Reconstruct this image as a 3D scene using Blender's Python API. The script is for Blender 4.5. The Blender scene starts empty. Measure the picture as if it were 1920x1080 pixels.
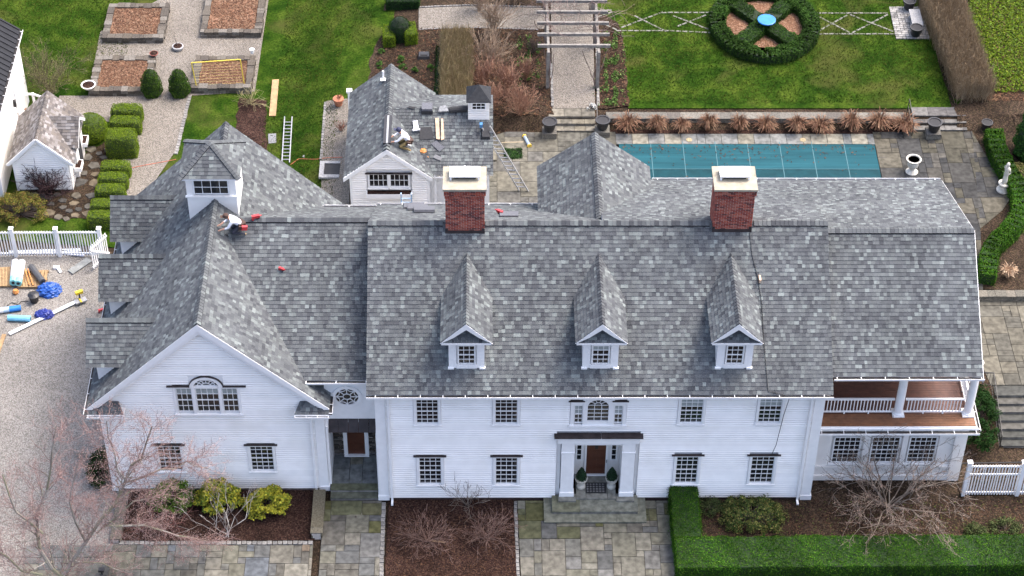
import bpy, bmesh, math, random
import numpy as np
from mathutils import Vector, Matrix
random.seed(7); RNG = np.random.default_rng(7)
S = bpy.context.scene; COL = S.collection
R = math.radians
# ------------------------------------------------------------------ camera
FPX, TH, PS = 3965.0, R(43.3), R(.95)
RO = math.atan(math.tan(PS)*math.sin(TH))
CAM = Vector((-1.45, -65.3, 75.2))
_c, _s, _cp, _sp = math.cos(TH), math.sin(TH), math.cos(PS), math.sin(PS)
FW = Vector((_sp*_c, _cp*_c, -_s)); _r0 = Vector((_cp, -_sp, 0)); _u0 = Vector((_sp*_s, _cp*_s, _c))
RT = _r0*math.cos(RO)+_u0*math.sin(RO); UP = _u0*math.cos(RO)-_r0*math.sin(RO)
cd = bpy.data.cameras.new('camera'); cam = bpy.data.objects.new('camera', cd); COL.objects.link(cam)
cd.sensor_width = 36; cd.lens = FPX/1920*36; cd.clip_end = 2000; cd.clip_start = 1
m = Matrix((RT, UP, -FW)).transposed().to_4x4(); m.translation = CAM; cam.matrix_world = m
S.camera = cam
# ------------------------------------------------------------------ sky, sun, exposure
SUN_AZ, SUN_EL = R(62), R(60)          # azimuth measured from +Y towards +X
W = bpy.data.worlds.new('World'); S.world = W; W.use_nodes = True
nt = W.node_tree; bg = nt.nodes['Background']
sky = nt.nodes.new('ShaderNodeTexSky'); sky.sky_type = 'NISHITA'; sky.sun_disc = False
sky.sun_elevation = SUN_EL; sky.sun_rotation = SUN_AZ; sky.dust_density = 5.0; sky.air_density = .7; sky.ozone_density = .6
nt.links.new(sky.outputs[0], bg.inputs[0]); bg.inputs[1].default_value = 0.15
sl = bpy.data.lights.new('sun', 'SUN'); sl.energy = .5; sl.angle = R(20); sl.color = (1, .965, .92)
so = bpy.data.objects.new('sun', sl); COL.objects.link(so)
sd = Vector((math.sin(SUN_AZ)*math.cos(SUN_EL), math.cos(SUN_AZ)*math.cos(SUN_EL), math.sin(SUN_EL)))
so.rotation_euler = sd.to_track_quat('Z', 'Y').to_euler(); so.location = (40, 30, 60)
S.view_settings.view_transform = 'Standard'; S.view_settings.look = 'None'; S.view_settings.gamma = 1
S.view_settings.exposure = 2.0
S.render.engine = 'CYCLES'

# ------------------------------------------------------------------ where things stand
def ss(a, b, t):
    t = min(1, max(0, (t-a)/(b-a))); return t*t*(3-2*t)
WALLY = 26.8
def T(x, y):                      # terrain height
    a = ss(3.4, 6.4, y) if x > 20.5 else ss(-13.5, -9, x)*ss(9, 14, y)
    b = (.5 if y > WALLY else 0) if x > -1.5 else .5*ss(22, 30, y)*ss(-9, -1.5, x)
    return a+b
def ray(px, py): return FW+RT*((px-960)/FPX)-UP*((py-540)/FPX)
def P(px, py, z=0):
    d = ray(px, py); return CAM+d*((z-CAM.z)/d.z)
def PY(px, py, y=0):
    d = ray(px, py); return CAM+d*((y-CAM.y)/d.y)
def G(px, py):                    # where the sight line meets the terrain
    z = 0.5
    for i in range(25):
        p = P(px, py, z); z += .5*(T(p.x, p.y)-z)
    p = P(px, py, z); return p

# ------------------------------------------------------------------ materials
MATS = {}
def nm(name):
    m = bpy.data.materials.new(name); m.use_nodes = True
    return m, m.node_tree.nodes, m.node_tree.links, m.node_tree.nodes['Principled BSDF']
def mat(name, col, rough=.7, var=.15, scale=6, bump=0, bscale=40, col2=None, metal=0, spec=.5, detail=4, noise2=None):
    if name in MATS: return MATS[name]
    m, N, L, b = nm(name); b.inputs['Roughness'].default_value = rough; b.inputs['Metallic'].default_value = metal
    b.inputs['Specular IOR Level'].default_value = spec
    tc = N.new('ShaderNodeTexCoord'); nz = N.new('ShaderNodeTexNoise'); nz.inputs['Scale'].default_value = scale; nz.inputs['Detail'].default_value = detail
    L.new(tc.outputs['Object'], nz.inputs['Vector'])
    cr = N.new('ShaderNodeValToRGB'); c2 = col2 or tuple(c*(1-var) for c in col)
    c1 = col if col2 else tuple(min(1, c*(1+var)) for c in col)
    cr.color_ramp.elements[0].position = .35; cr.color_ramp.elements[1].position = .65
    cr.color_ramp.elements[0].color = (*c2, 1); cr.color_ramp.elements[1].color = (*c1, 1)
    L.new(nz.outputs['Fac'], cr.inputs[0]); out = cr.outputs[0]
    if noise2:
        n2 = N.new('ShaderNodeTexNoise'); n2.inputs['Scale'].default_value = noise2[0]; n2.inputs['Detail'].default_value = 3
        L.new(tc.outputs['Object'], n2.inputs['Vector'])
        r2 = N.new('ShaderNodeValToRGB'); r2.color_ramp.elements[0].position = noise2[2]; r2.color_ramp.elements[1].position = noise2[3]
        L.new(n2.outputs['Fac'], r2.inputs[0])
        mx = N.new('ShaderNodeMixRGB'); L.new(r2.outputs[0], mx.inputs[0]); L.new(out, mx.inputs[1]); mx.inputs[2].default_value = (*noise2[1], 1); out = mx.outputs[0]
    L.new(out, b.inputs['Base Color'])
    if bump:
        n3 = N.new('ShaderNodeTexNoise'); n3.inputs['Scale'].default_value = bscale; n3.inputs['Detail'].default_value = 5
        L.new(tc.outputs['Object'], n3.inputs['Vector'])
        bp = N.new('ShaderNodeBump'); bp.inputs['Strength'].default_value = bump; bp.inputs['Distance'].default_value = .03
        L.new(n3.outputs['Fac'], bp.inputs['Height']); L.new(bp.outputs[0], b.inputs['Normal'])
    MATS[name] = m; return m
def mat_attr(name, rough=.8, spec=.3, nscale=25, nvar=.25, bump=0, trans=0, gain=1, big=None):
    """colour comes from the mesh's own 'Col' attribute (one colour per piece), broken up by grain"""
    if name in MATS: return MATS[name]
    m, N, L, b = nm(name); b.inputs['Roughness'].default_value = rough; b.inputs['Specular IOR Level'].default_value = spec
    a = N.new('ShaderNodeAttribute'); a.attribute_name = 'Col'
    tc = N.new('ShaderNodeTexCoord'); nz = N.new('ShaderNodeTexNoise'); nz.inputs['Scale'].default_value = nscale; nz.inputs['Detail'].default_value = 4
    L.new(tc.outputs['Object'], nz.inputs['Vector'])
    mr = N.new('ShaderNodeMapRange'); mr.inputs[1].default_value = .3; mr.inputs[2].default_value = .7; mr.inputs[3].default_value = (1-nvar)*gain; mr.inputs[4].default_value = (1+nvar)*gain
    L.new(nz.outputs['Fac'], mr.inputs[0])
    mx = N.new('ShaderNodeVectorMath'); mx.operation = 'SCALE'; L.new(a.outputs['Color'], mx.inputs[0]); L.new(mr.outputs[0], mx.inputs['Scale'])
    if big:                                   # slow weathering over the whole surface
        mp = N.new('ShaderNodeMapping'); mp.inputs['Scale'].default_value = (1, .45, .45); L.new(tc.outputs['Object'], mp.inputs[0])
        n4 = N.new('ShaderNodeTexNoise'); n4.inputs['Scale'].default_value = big[0]; n4.inputs['Detail'].default_value = 5; L.new(mp.outputs[0], n4.inputs['Vector'])
        m4 = N.new('ShaderNodeMapRange'); m4.inputs[1].default_value = .3; m4.inputs[2].default_value = .7; m4.inputs[3].default_value = 1-big[1]; m4.inputs[4].default_value = 1+big[1]; L.new(n4.outputs['Fac'], m4.inputs[0])
        x4 = N.new('ShaderNodeVectorMath'); x4.operation = 'SCALE'; L.new(mx.outputs[0], x4.inputs[0]); L.new(m4.outputs[0], x4.inputs['Scale']); mx = x4
    L.new(mx.outputs[0], b.inputs['Base Color'])
    if bump:
        bp = N.new('ShaderNodeBump'); bp.inputs['Strength'].default_value = bump; bp.inputs['Distance'].default_value = .02
        L.new(nz.outputs['Fac'], bp.inputs['Height']); L.new(bp.outputs[0], b.inputs['Normal'])
    if trans:
        t = N.new('ShaderNodeBsdfTranslucent'); L.new(mx.outputs[0], t.inputs[0]); ms = N.new('ShaderNodeMixShader'); ms.inputs[0].default_value = trans
        L.new(b.outputs[0], ms.inputs[1]); L.new(t.outputs[0], ms.inputs[2]); L.new(ms.outputs[0], N['Material Output'].inputs[0])
    MATS[name] = m; return m
def mat_gravel(name, cols, scale=14, rough=.9, big=(.5, .12)):
    if name in MATS: return MATS[name]
    m, N, L, b = nm(name); b.inputs['Roughness'].default_value = rough; b.inputs['Specular IOR Level'].default_value = .05
    tc = N.new('ShaderNodeTexCoord')
    v = N.new('ShaderNodeTexVoronoi'); v.inputs['Scale'].default_value = scale; L.new(tc.outputs['Object'], v.inputs['Vector'])
    cr = N.new('ShaderNodeValToRGB'); e = cr.color_ramp.elements; cr.color_ramp.interpolation = 'CONSTANT'
    e[0].color = (*cols[0], 1); e[1].position = 1/len(cols); e[1].color = (*cols[1], 1)
    for i, c in enumerate(cols[2:], 2): q = e.new(i/len(cols)); q.color = (*c, 1)
    sx = N.new('ShaderNodeSeparateColor'); L.new(v.outputs['Color'], sx.inputs[0]); L.new(sx.outputs[0], cr.inputs[0])
    n = N.new('ShaderNodeTexNoise'); n.inputs['Scale'].default_value = big[0]; n.inputs['Detail'].default_value = 6; L.new(tc.outputs['Object'], n.inputs['Vector'])
    mr = N.new('ShaderNodeMapRange'); mr.inputs[1].default_value = .3; mr.inputs[2].default_value = .7; mr.inputs[3].default_value = 1-big[1]; mr.inputs[4].default_value = 1+big[1]
    L.new(n.outputs['Fac'], mr.inputs[0])
    mx = N.new('ShaderNodeVectorMath'); mx.operation = 'SCALE'; L.new(cr.outputs[0], mx.inputs[0]); L.new(mr.outputs[0], mx.inputs['Scale']); L.new(mx.outputs[0], b.inputs['Base Color'])
    bp = N.new('ShaderNodeBump'); bp.inputs['Strength'].default_value = .9; bp.inputs['Distance'].default_value = .03; bp.invert = True
    L.new(v.outputs['Distance'], bp.inputs['Height']); L.new(bp.outputs[0], b.inputs['Normal'])
    MATS[name] = m; return m
def mat_lawn():
    m, N, L, b = nm('lawn'); b.inputs['Roughness'].default_value = .9; b.inputs['Specular IOR Level'].default_value = .02
    tc = N.new('ShaderNodeTexCoord')
    def noise(s, d=4, w=0):
        n = N.new('ShaderNodeTexNoise'); n.inputs['Scale'].default_value = s; n.inputs['Detail'].default_value = d; n.inputs['Distortion'].default_value = w
        L.new(tc.outputs['Object'], n.inputs['Vector']); return n.outputs['Fac']
    def ramp(f, stops):
        r = N.new('ShaderNodeValToRGB'); e = r.color_ramp.elements
        e[0].position, e[0].color = stops[0][0], (*stops[0][1], 1); e[1].position, e[1].color = stops[-1][0], (*stops[-1][1], 1)
        for p, c in stops[1:-1]: q = e.new(p); q.color = (*c, 1)
        L.new(f, r.inputs[0]); return r.outputs[0]
    base = ramp(noise(.8, 8, .4), [(.3, (.009, .027, .0028)), (.48, (.02, .045, .0048)), (.72, (.05, .077, .011))])
    fine = ramp(noise(9, 6), [(.32, (.45, .5, .45)), (.68, (1.5, 1.45, 1.3))])
    mu = N.new('ShaderNodeMixRGB'); mu.blend_type = 'MULTIPLY'; mu.inputs[0].default_value = 1; L.new(base, mu.inputs[1]); L.new(fine, mu.inputs[2])
    dry = ramp(noise(.32, 7, .6), [(.52, (0, 0, 0)), (.72, (.75, .75, .75))])
    mx = N.new('ShaderNodeMixRGB'); L.new(dry, mx.inputs[0]); L.new(mu.outputs[0], mx.inputs[1]); mx.inputs[2].default_value = (.068, .066, .02, 1)
    L.new(mx.outputs[0], b.inputs['Base Color'])
    bp = N.new('ShaderNodeBump'); bp.inputs['Strength'].default_value = .8; bp.inputs['Distance'].default_value = .05
    L.new(noise(22, 3), bp.inputs['Height']); L.new(bp.outputs[0], b.inputs['Normal'])
    MATS['lawn'] = m; return m
M_WHITE = mat('white_paint', (.83, .81, .775), .5, .03, 1.5, noise2=(.55, (.74, .715, .66), .52, .85))
def random_shade(m, amt):              # each board its own slight tone
    N, L = m.node_tree.nodes, m.node_tree.links; b = N['Principled BSDF']; src = b.inputs['Base Color'].links[0].from_socket
    oi = N.new('ShaderNodeObjectInfo'); mr = N.new('ShaderNodeMapRange'); mr.inputs[3].default_value = 1-amt; mr.inputs[4].default_value = 1+amt*.4; L.new(oi.outputs['Random'], mr.inputs[0])
    x = N.new('ShaderNodeVectorMath'); x.operation = 'SCALE'; L.new(src, x.inputs[0]); L.new(mr.outputs[0], x.inputs['Scale']); L.new(x.outputs[0], b.inputs['Base Color'])
M_TRIM = mat('white_trim', (.80, .80, .79), .45, .03, 3)
random_shade(M_WHITE, .05)
M_GLASS = mat('window_glass', (.012, .014, .016), .06, .3, 2, spec=.8)
M_BLIND = mat('window_blind', (.30, .33, .32), .5, .15, 4)
M_DARK = mat('dark_interior', (.02, .02, .022), .8, .2, 3)
M_SH = mat_attr('asphalt_shingle', .95, .08, 60, .22, .3, big=(.55, .14))
M_DECK = mat('roof_deck', (.09, .09, .1), .9, .1)
M_GUT = mat('gutter_lining', (.025, .022, .022), .6, .3, 3)
M_COPPER = mat('aged_copper', (.035, .027, .027), .5, .3, 3, spec=.3)
M_BRICK = mat_attr('brick_clay', .9, .2, 30, .35, .4)
M_MORTAR = mat('mortar', (.46, .41, .36), .95, .15, 12, bump=.2)
M_CONC = mat('cap_concrete', (.32, .29, .22), .9, .12, 5, bump=.2, noise2=(2.5, (.2, .175, .13), .55, .75))
M_WOOD = mat('deck_wood', (.17, .075, .035), .6, .18, 5)
M_DOOR = mat('brown_door', (.085, .028, .014), .4, .2, 3)
M_LAWN = mat_lawn()
M_GRAVEL = mat_gravel('gravel', [(.195, .183, .165), (.25, .236, .215), (.13, .122, .11), (.27, .255, .235), (.21, .194, .172), (.15, .14, .126)], 24, big=(.35, .16))
M_PATH = mat_gravel('garden_gravel', [(.165, .15, .128), (.215, .195, .17), (.11, .1, .086), (.235, .215, .185), (.18, .16, .135), (.13, .115, .1)], 24)
M_MULCH = mat_gravel('bark_mulch', [(.024, .013, .0105), (.043, .023, .018), (.016, .010, .0085), (.033, .018, .014), (.06, .036, .027)], 18, big=(.9, .4))
M_CHIP = mat_gravel('wood_chips', [(.15, .08, .05), (.19, .108, .068), (.105, .056, .035), (.135, .073, .046), (.22, .14, .095)], 15, big=(.8, .22))
M_SOIL = mat_gravel('leafy_soil', [(.025, .018, .013), (.042, .03, .021), (.02, .014, .011), (.062, .042, .028), (.032, .025, .015)], 17, big=(.6, .4))
M_STONE = mat_attr('bluestone', .85, .1, 4, .36, .25, gain=.85)
M_LEAF = mat_attr('leaf', .7, .06, 3, .2, trans=.2)
M_BARK = mat_attr('bark', .9, .06, 20, .25, gain=.78)
M_COBBLE = mat_attr('granite_cobble', .9, .1, 12, .3, .35, gain=.58)
M_METAL = mat('galvanised_metal', (.36, .365, .37), .45, .1, 5, metal=.6)
M_BLACK = mat('black_plastic', (.018, .018, .02), .45, .2, 5)
M_IRON = mat('black_iron', (.02, .02, .02), .5, .2, 9)
M_RAWWOOD = mat('raw_lumber', (.30, .195, .095), .75, .2, 4)

# ------------------------------------------------------------------ mesh builder
class B:
    def __init__(s): s.v = []; s.f = []; s.c = []
    def face(s, pts, col=None):
        n = len(s.v); s.v += [tuple(p) for p in pts]; s.f.append(tuple(range(n, n+len(pts)))); s.c.append(col or (.5, .5, .5)); return s
    def hexa(s, b, t, col=None):             # bottom quad, top quad (same winding, ccw seen from above)
        n = len(s.v); k = len(b); s.v += [tuple(p) for p in b]+[tuple(p) for p in t]
        s.f.append(tuple(range(n+k-1, n-1, -1))); s.f.append(tuple(range(n+k, n+2*k)))
        for i in range(k): j = (i+1) % k; s.f.append((n+i, n+j, n+k+j, n+k+i))
        s.c += [col or (.5, .5, .5)]*(k+2); return s
    def box(s, x0, x1, y0, y1, z0, z1, col=None):
        return s.hexa([(x0, y0, z0), (x1, y0, z0), (x1, y1, z0), (x0, y1, z0)], [(x0, y0, z1), (x1, y0, z1), (x1, y1, z1), (x0, y1, z1)], col)
    def bar(s, a, b, w, h, col=None, upv=(0, 0, 1)):   # rectangular bar from a to b
        a, b = Vector(a), Vector(b); d = (b-a).normalized(); u = Vector(upv)
        if abs(d.dot(u)) > .95: u = Vector((0, 1, 0))
        sd = d.cross(u).normalized(); u = sd.cross(d)
        q = [sd*w/2*i+u*h/2*j for i, j in ((-1, -1), (1, -1), (1, 1), (-1, 1))]
        return s.hexa([a+k for k in q][::-1], [b+k for k in q][::-1], col)
    def tube(s, a, b, r0, r1=None, n=8, col=None):
        a, b = Vector(a), Vector(b); r1 = r0 if r1 is None else r1
        d = (b-a); u = d.orthogonal().normalized(); w = d.normalized().cross(u)
        f = lambda c, r: [c+u*(r*math.cos(2*math.pi*i/n))+w*(r*math.sin(2*math.pi*i/n)) for i in range(n)]
        return s.hexa(f(a, r0), f(b, r1), col)
    def path(s, pts, r, n=6, col=None):
        for a, b in zip(pts[:-1], pts[1:]): s.tube(a, b, r, r, n, col)
        return s
    def lathe(s, prof, c=(0, 0, 0), n=14, col=None):   # prof: list of (r, z)
        k0 = len(s.v)
        for r, z in prof: s.v += [(c[0]+r*math.cos(2*math.pi*i/n), c[1]+r*math.sin(2*math.pi*i/n), c[2]+z) for i in range(n)]
        for j in range(len(prof)-1):
            for i in range(n):
                i2 = (i+1) % n; s.f.append((k0+j*n+i, k0+j*n+i2, k0+(j+1)*n+i2, k0+(j+1)*n+i)); s.c.append(col or (.5, .5, .5))
        s.f.append(tuple(k0+n-1-i for i in range(n))); s.f.append(tuple(k0+(len(prof)-1)*n+i for i in range(n))); s.c += [col or (.5, .5, .5)]*2
        return s
    def prism(s, poly, d, col=None):
        d = Vector(d); p = [Vector(q) for q in poly]; return s.hexa(p, [q+d for q in p], col)
    def mesh(s, name):
        me = bpy.data.meshes.new(name); me.from_pydata(s.v, [], s.f)
        if len(s.c) == len(s.f):
            at = me.attributes.new('Col', 'FLOAT_COLOR', 'FACE')
            at.data.foreach_set('color', np.array([(c[0], c[1], c[2], 1) for c in s.c], dtype=np.float32).ravel())
        me.update(); return me
    def build(s, name, m, parent=None, **kw):
        return link(name, s.mesh(name), m, parent, **kw)
def link(name, me, m, parent=None, label=None, cat=None, group=None, kind=None, smooth=False, loc=None, rot=None):
    if m and not me.materials: me.materials.append(m)
    o = bpy.data.objects.new(name, me); COL.objects.link(o); o.parent = parent
    if loc is not None: o.location = loc
    if rot is not None: o.rotation_euler = rot
    if smooth: me.polygons.foreach_set('use_smooth', [True]*len(me.polygons))
    return tag(o, label, cat, group, kind)
def tag(o, label=None, cat=None, group=None, kind=None):
    for k, v in (('label', label), ('category', cat), ('group', group), ('kind', kind)):
        if v: o[k] = v
    return o
def thing(name, label, cat, loc=(0, 0, 0), rz=0, group=None, kind=None):
    o = bpy.data.objects.new(name, None); COL.objects.link(o); o.location = loc; o.rotation_euler = (0, 0, rz); o.empty_display_size = .2
    return tag(o, label, cat, group, kind)
def copy_tree(o, parent=None, loc=None, rz=None, label=None):
    c = o.copy(); COL.objects.link(c); c.parent = parent
    if loc is not None: c.location = loc
    if rz is not None: c.rotation_euler = (0, 0, rz)
    if label: c['label'] = label
    for ch in o.children: copy_tree(ch, c)
    return c
def quads_obj(name, V, colr, m, parent=None, **kw):
    """V: (N,4,3) array of quads, colr (N,3)"""
    n = len(V); me = bpy.data.meshes.new(name)
    me.vertices.add(n*4); me.vertices.foreach_set('co', np.asarray(V, dtype=np.float32).ravel())
    me.loops.add(n*4); me.loops.foreach_set('vertex_index', np.arange(n*4, dtype=np.int32))
    me.polygons.add(n); me.polygons.foreach_set('loop_start', np.arange(0, n*4, 4, dtype=np.int32))
    me.update(calc_edges=True); me.validate()
    at = me.attributes.new('Col', 'FLOAT_COLOR', 'FACE')
    at.data.foreach_set('color', np.c_[np.asarray(colr), np.ones(n)].astype(np.float32).ravel())
    return link(name, me, m, parent, **kw)
def clip(poly, cl):                       # Sutherland-Hodgman, cl convex ccw, 2D
    out = poly
    for i in range(len(cl)):
        a, b = cl[i], cl[(i+1) % len(cl)]; inp, out = out, []
        if not inp: return []
        ex, ey = b[0]-a[0], b[1]-a[1]
        sd = [ex*(p[1]-a[1])-ey*(p[0]-a[0]) for p in inp]
        for j in range(len(inp)):
            p, q, sp, sq = inp[j-1], inp[j], sd[j-1], sd[j]
            if (sp < 0) != (sq < 0):
                t = sp/(sp-sq); out.append((p[0]+(q[0]-p[0])*t, p[1]+(q[1]-p[1])*t))
            if sq >= 0: out.append(q)
    return out
def area2(p): return .5*sum(p[i-1][0]*p[i][1]-p[i][0]*p[i-1][1] for i in range(len(p)))
# ------------------------------------------------------------------ roofing
SHC = [((.059, .063, .069), 2), ((.072, .077, .083), 4), ((.085, .092, .097), 6), ((.096, .104, .108), 6), ((.110, .120, .122), 3), ((.132, .147, .147), 2.6), ((.158, .178, .176), 1.4)]
SHW = [w for _, w in SHC]; SHC = [c for c, _ in SHC]
def shc(pal=None):
    c = random.choices(SHC, SHW)[0] if pal is None else random.choice(pal); k = random.uniform(.88, 1.12); return (c[0]*k, c[1]*k, c[2]*k)
def shingles(b, polys, expo=.185, tw=(.12, .215), thick=.02, pal=None, rnd=.005):
    p0 = [Vector(q) for q in polys[0]]; n = (p0[1]-p0[0]).cross(p0[2]-p0[0]).normalized()
    if n.z < 0: n = -n
    u = Vector((0, 0, 1)).cross(n).normalized(); v = n.cross(u); o = p0[0]
    P2 = []
    for pl in polys:
        q = [((Vector(w)-o).dot(u), (Vector(w)-o).dot(v)) for w in pl]
        if area2(q) < 0: q.reverse()
        P2.append(q)
    allp = [q for pl in P2 for q in pl]
    umin, umax = min(q[0] for q in allp), max(q[0] for q in allp); vmin, vmax = min(q[1] for q in allp), max(q[1] for q in allp)
    r = 0
    while vmin+r*expo < vmax:
        v0 = vmin+r*expo; v1 = min(v0+expo, vmax); x = umin-random.random()*.2; last = None
        for q in P2:
            pass
        while x < umax:
            w = random.uniform(*tw); c = shc(pal); h = random.random()*rnd
            for q in P2:
                pl = clip([(x, v0), (x+w, v0), (x+w, v1), (x, v1)], q)
                if len(pl) < 3 or area2(pl) < 1e-4: continue
                top = [o+u*a+v*e+n*(.004+h+thick*(1-(e-v0)/expo)) for a, e in pl]
                bot = [o+u*a+v*e-n*.004 for a, e in pl]
                k = len(pl); nn = len(b.v); b.v += [tuple(t) for t in top+bot]
                b.f.append(tuple(range(nn, nn+k))); b.c.append(c)
                for i in range(k):
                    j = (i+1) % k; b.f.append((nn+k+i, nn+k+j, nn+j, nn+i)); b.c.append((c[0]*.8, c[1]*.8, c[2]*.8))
            x += w+.004
        r += 1
def slab(b, poly, t=.16, col=None):
    p = [Vector(q) for q in poly]; n = (p[1]-p[0]).cross(p[2]-p[0]).normalized()
    if n.z < 0: p.reverse(); n = -n
    b.hexa([q-n*t for q in p], [q-n*.008 for q in p], col)
def roof(name, parent, planes, label=None, deckmat=None, t=.16, **kw):
    """planes: list of [convex 3D polygons of one plane]"""
    d = B(); s = B()
    for pl in planes:
        for q in pl: slab(d, q, t)
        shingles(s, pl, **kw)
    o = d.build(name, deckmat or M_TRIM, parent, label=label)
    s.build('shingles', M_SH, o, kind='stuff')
    return o
def cap_meshes(sl, sr, w=.17, L=.19, lift=.07, pal=None):
    out = []
    for i in range(7):
        b = B(); c = shc(pal)
        for sgn, sp in ((1, sl), (-1, sr)):
            z = lambda y, x: lift+.012-.022*x/L-abs(y)*sp
            a = [(0, 0, z(0, 0)), (L, 0, z(0, L)), (L, sgn*w, z(w, L)), (0, sgn*w, z(w, 0))]
            if sgn > 0: pass
            else: a = a[::-1]
            b.face(a, c)
            e = [(0, sgn*w, z(w, 0)), (L, sgn*w, z(w, L)), (L, sgn*w, z(w, L)-lift), (0, sgn*w, z(w, 0)-lift)]
            b.face(e if sgn < 0 else e[::-1], (.02, .02, .022))  # near-black cap sides: the shadow line below the ridge put into the colour
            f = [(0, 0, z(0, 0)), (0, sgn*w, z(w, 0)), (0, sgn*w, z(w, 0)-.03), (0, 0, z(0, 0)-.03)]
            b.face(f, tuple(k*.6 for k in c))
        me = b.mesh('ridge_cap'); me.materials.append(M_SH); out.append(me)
    return out
def ridge(parent, a, b, sl, sr, L=.19, w=.17, lift=.07, pal=None):
    a, b = Vector(a), Vector(b); d = b-a; n = int(d.length/L); ms = cap_meshes(sl, sr, w, L, lift, pal)
    q = d.to_track_quat('X', 'Z').to_euler()
    for i in range(n): link('ridge_cap', random.choice(ms), None, parent, loc=a+d*(i/n), rot=q)
# ------------------------------------------------------------------ walls and windows (facing -Y)
def clapboards(parent, y, prof, z0, z1, holes=(), expo=.142, joined=False, m=None, t=.05):
    """prof(z) -> (xl, xr); holes (x0,x1,z0,z1)"""
    n = int(round((z1-z0)/expo)); e = (z1-z0)/n; J = B()
    for i in range(n):
        a, c = z0+i*e, z0+(i+1)*e; (l0, r0), (l1, r1) = prof(a), prof(c-.001)
        seg = [(max(l0, l1) if l1 > l0 else l0, r0)]
        cuts = sorted((h[0], h[1]) for h in holes if h[2] < c-.02 and h[3] > a+.02)
        xs = [(l0, l1)]; res = []; cur = (l0, l1)
        for h0, h1 in cuts:
            if h0 > cur[0]: res.append((cur, (h0, h0)))
            cur = (h1, h1)
        res.append((cur, (r0, r1)))
        for (a0, a1), (b0, b1) in res:
            if b0-a0 < .05: continue
            a1 = max(a1, a0) if a1 != a0 else a1
            q = J if joined else B()
            k = len(q.v); e2 = a+min(.07, e*.5); f_ = (e2-a)/e; am, bm = a0+(a1-a0)*f_, b0+(b1-b0)*f_; b1_ = max(b1, a1+.01)
            q.v += [(a0, y+.02, a), (a0, y-t+.04, a), (am, y-t, e2), (a1, y-.003, c), (a1, y+.02, c), (b0, y+.02, a), (b0, y-t+.04, a), (bm, y-t, e2), (b1_, y-.003, c), (b1_, y+.02, c)]
            q.f += [(k+1, k+6, k+7, k+2), (k+2, k+7, k+8, k+3), (k+3, k+8, k+9, k+4), (k, k+5, k+6, k+1), (k+4, k+3, k+2, k+1, k), (k+5, k+9, k+8, k+7, k+6)][:4]+[(k, k+1, k+2, k+3, k+4), (k+9, k+8, k+7, k+6, k+5)]
            if not joined: q.build('clapboard', m or M_WHITE, parent)
    if joined: J.build('clapboards', m or M_WHITE, parent, kind='stuff')
def window(parent, x0, x1, z0, z1, y, nx, ny, head=True, cas=.11, blind=0, sill=True, name='window', rail=True, bar=.024, lab=None, casing=True):
    c = B()
    if casing:
        c.box(x0-cas, x0, y-.075, y+.06, z0-.02, z1+cas); c.box(x1, x1+cas, y-.075, y+.06, z0-.02, z1+cas); c.box(x0, x1, y-.073, y+.06, z1, z1+cas*.98)
    else:
        c.box(x0-.03, x0, y-.02, y+.06, z0, z1); c.box(x1, x1+.03, y-.02, y+.06, z0, z1); c.box(x0, x1, y-.019, y+.06, z1, z1+.03)
    w = c.build(name, M_TRIM, parent, label=lab)
    g = B(); g.box(x0, x1, y+.045, y+.07, z0, z1); g.build('pane', M_GLASS, w)
    if blind:
        g = B(); g.box(x0+.01, x1-.01, y+.036, y+.042, z1-(z1-z0)*blind, z1-.01); g.build('blind', M_BLIND, w)
    q = B(); zm = (z0+z1)/2
    for i in range(1, nx): x = x0+(x1-x0)*i/nx; q.box(x-bar/2, x+bar/2, y+.012, y+.034, z0, z1)
    for j in range(1, ny): z = z0+(z1-z0)*j/ny; h = .024 if (rail and j*2 == ny) else bar/2; q.box(x0, x1, y+.01 if h < .02 else y, y+.033, z-h, z+h)
    q.box(x0, x0+.035, y+.002, y+.034, z0, z1); q.box(x1-.035, x1, y+.002, y+.034, z0, z1); q.box(x0+.035, x1-.035, y+.003, y+.034, z0, z0+.05); q.box(x0+.035, x1-.035, y+.003, y+.034, z1-.035, z1)
    q.build('muntins', M_TRIM, w)
    if sill: k = B(); k.box(x0-cas-.03, x1+cas+.03, y-.11, y+.02, z0-.085, z0-.022); k.build('sill', M_TRIM, w)
    if head: k = B(); k.box(x0-cas-.13, x1+cas+.13, y-.13, y-.0, z1+cas+.002, z1+cas+.04); k.build('head_flashing', M_COPPER, w)
    return w
def gutter(parent, a, b, out, w=.165, step=1.0):
    """a,b: ends of the roof edge; out: unit vector away from the house"""
    a, b, o = Vector(a), Vector(b), Vector(out); g = B(); up = Vector((0, 0, 1)); dn = -.09*up
    g.hexa([a+o*w+dn, b+o*w+dn, b+o*(w+.016)+dn, a+o*(w+.016)+dn], [a+o*w+up*.012, b+o*w+up*.012, b+o*(w+.016)+up*.012, a+o*(w+.016)+up*.012])
    n = max(1, int((b-a).length/step))
    for i in range(n+1):
        p = a+(b-a)*(.02+.96*i/n); d = (b-a).normalized()*.014
        g.hexa([p-d-o*.02-up*.02, p+d-o*.02-up*.02, p+d+o*w-up*.02, p-d+o*w-up*.02], [p-d-o*.02+up*.012, p+d-o*.02+up*.012, p+d+o*w+up*.004, p-d+o*w+up*.004])
    r = g.build('gutter', M_TRIM, parent)
    l = B(); l.hexa([a+dn*.9-o*.02, b+dn*.9-o*.02, b+o*w+dn*.9, a+o*w+dn*.9], [a+dn*.7-o*.02, b+dn*.7-o*.02, b+o*w+dn*.7, a+o*w+dn*.7]); l.build('gutter_lining', M_GUT, r)
def part(name, parent, m, *boxes, **kw):
    b = B()
    for q in boxes: b.box(*q)
    return b.build(name, m, parent, **kw)
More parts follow.
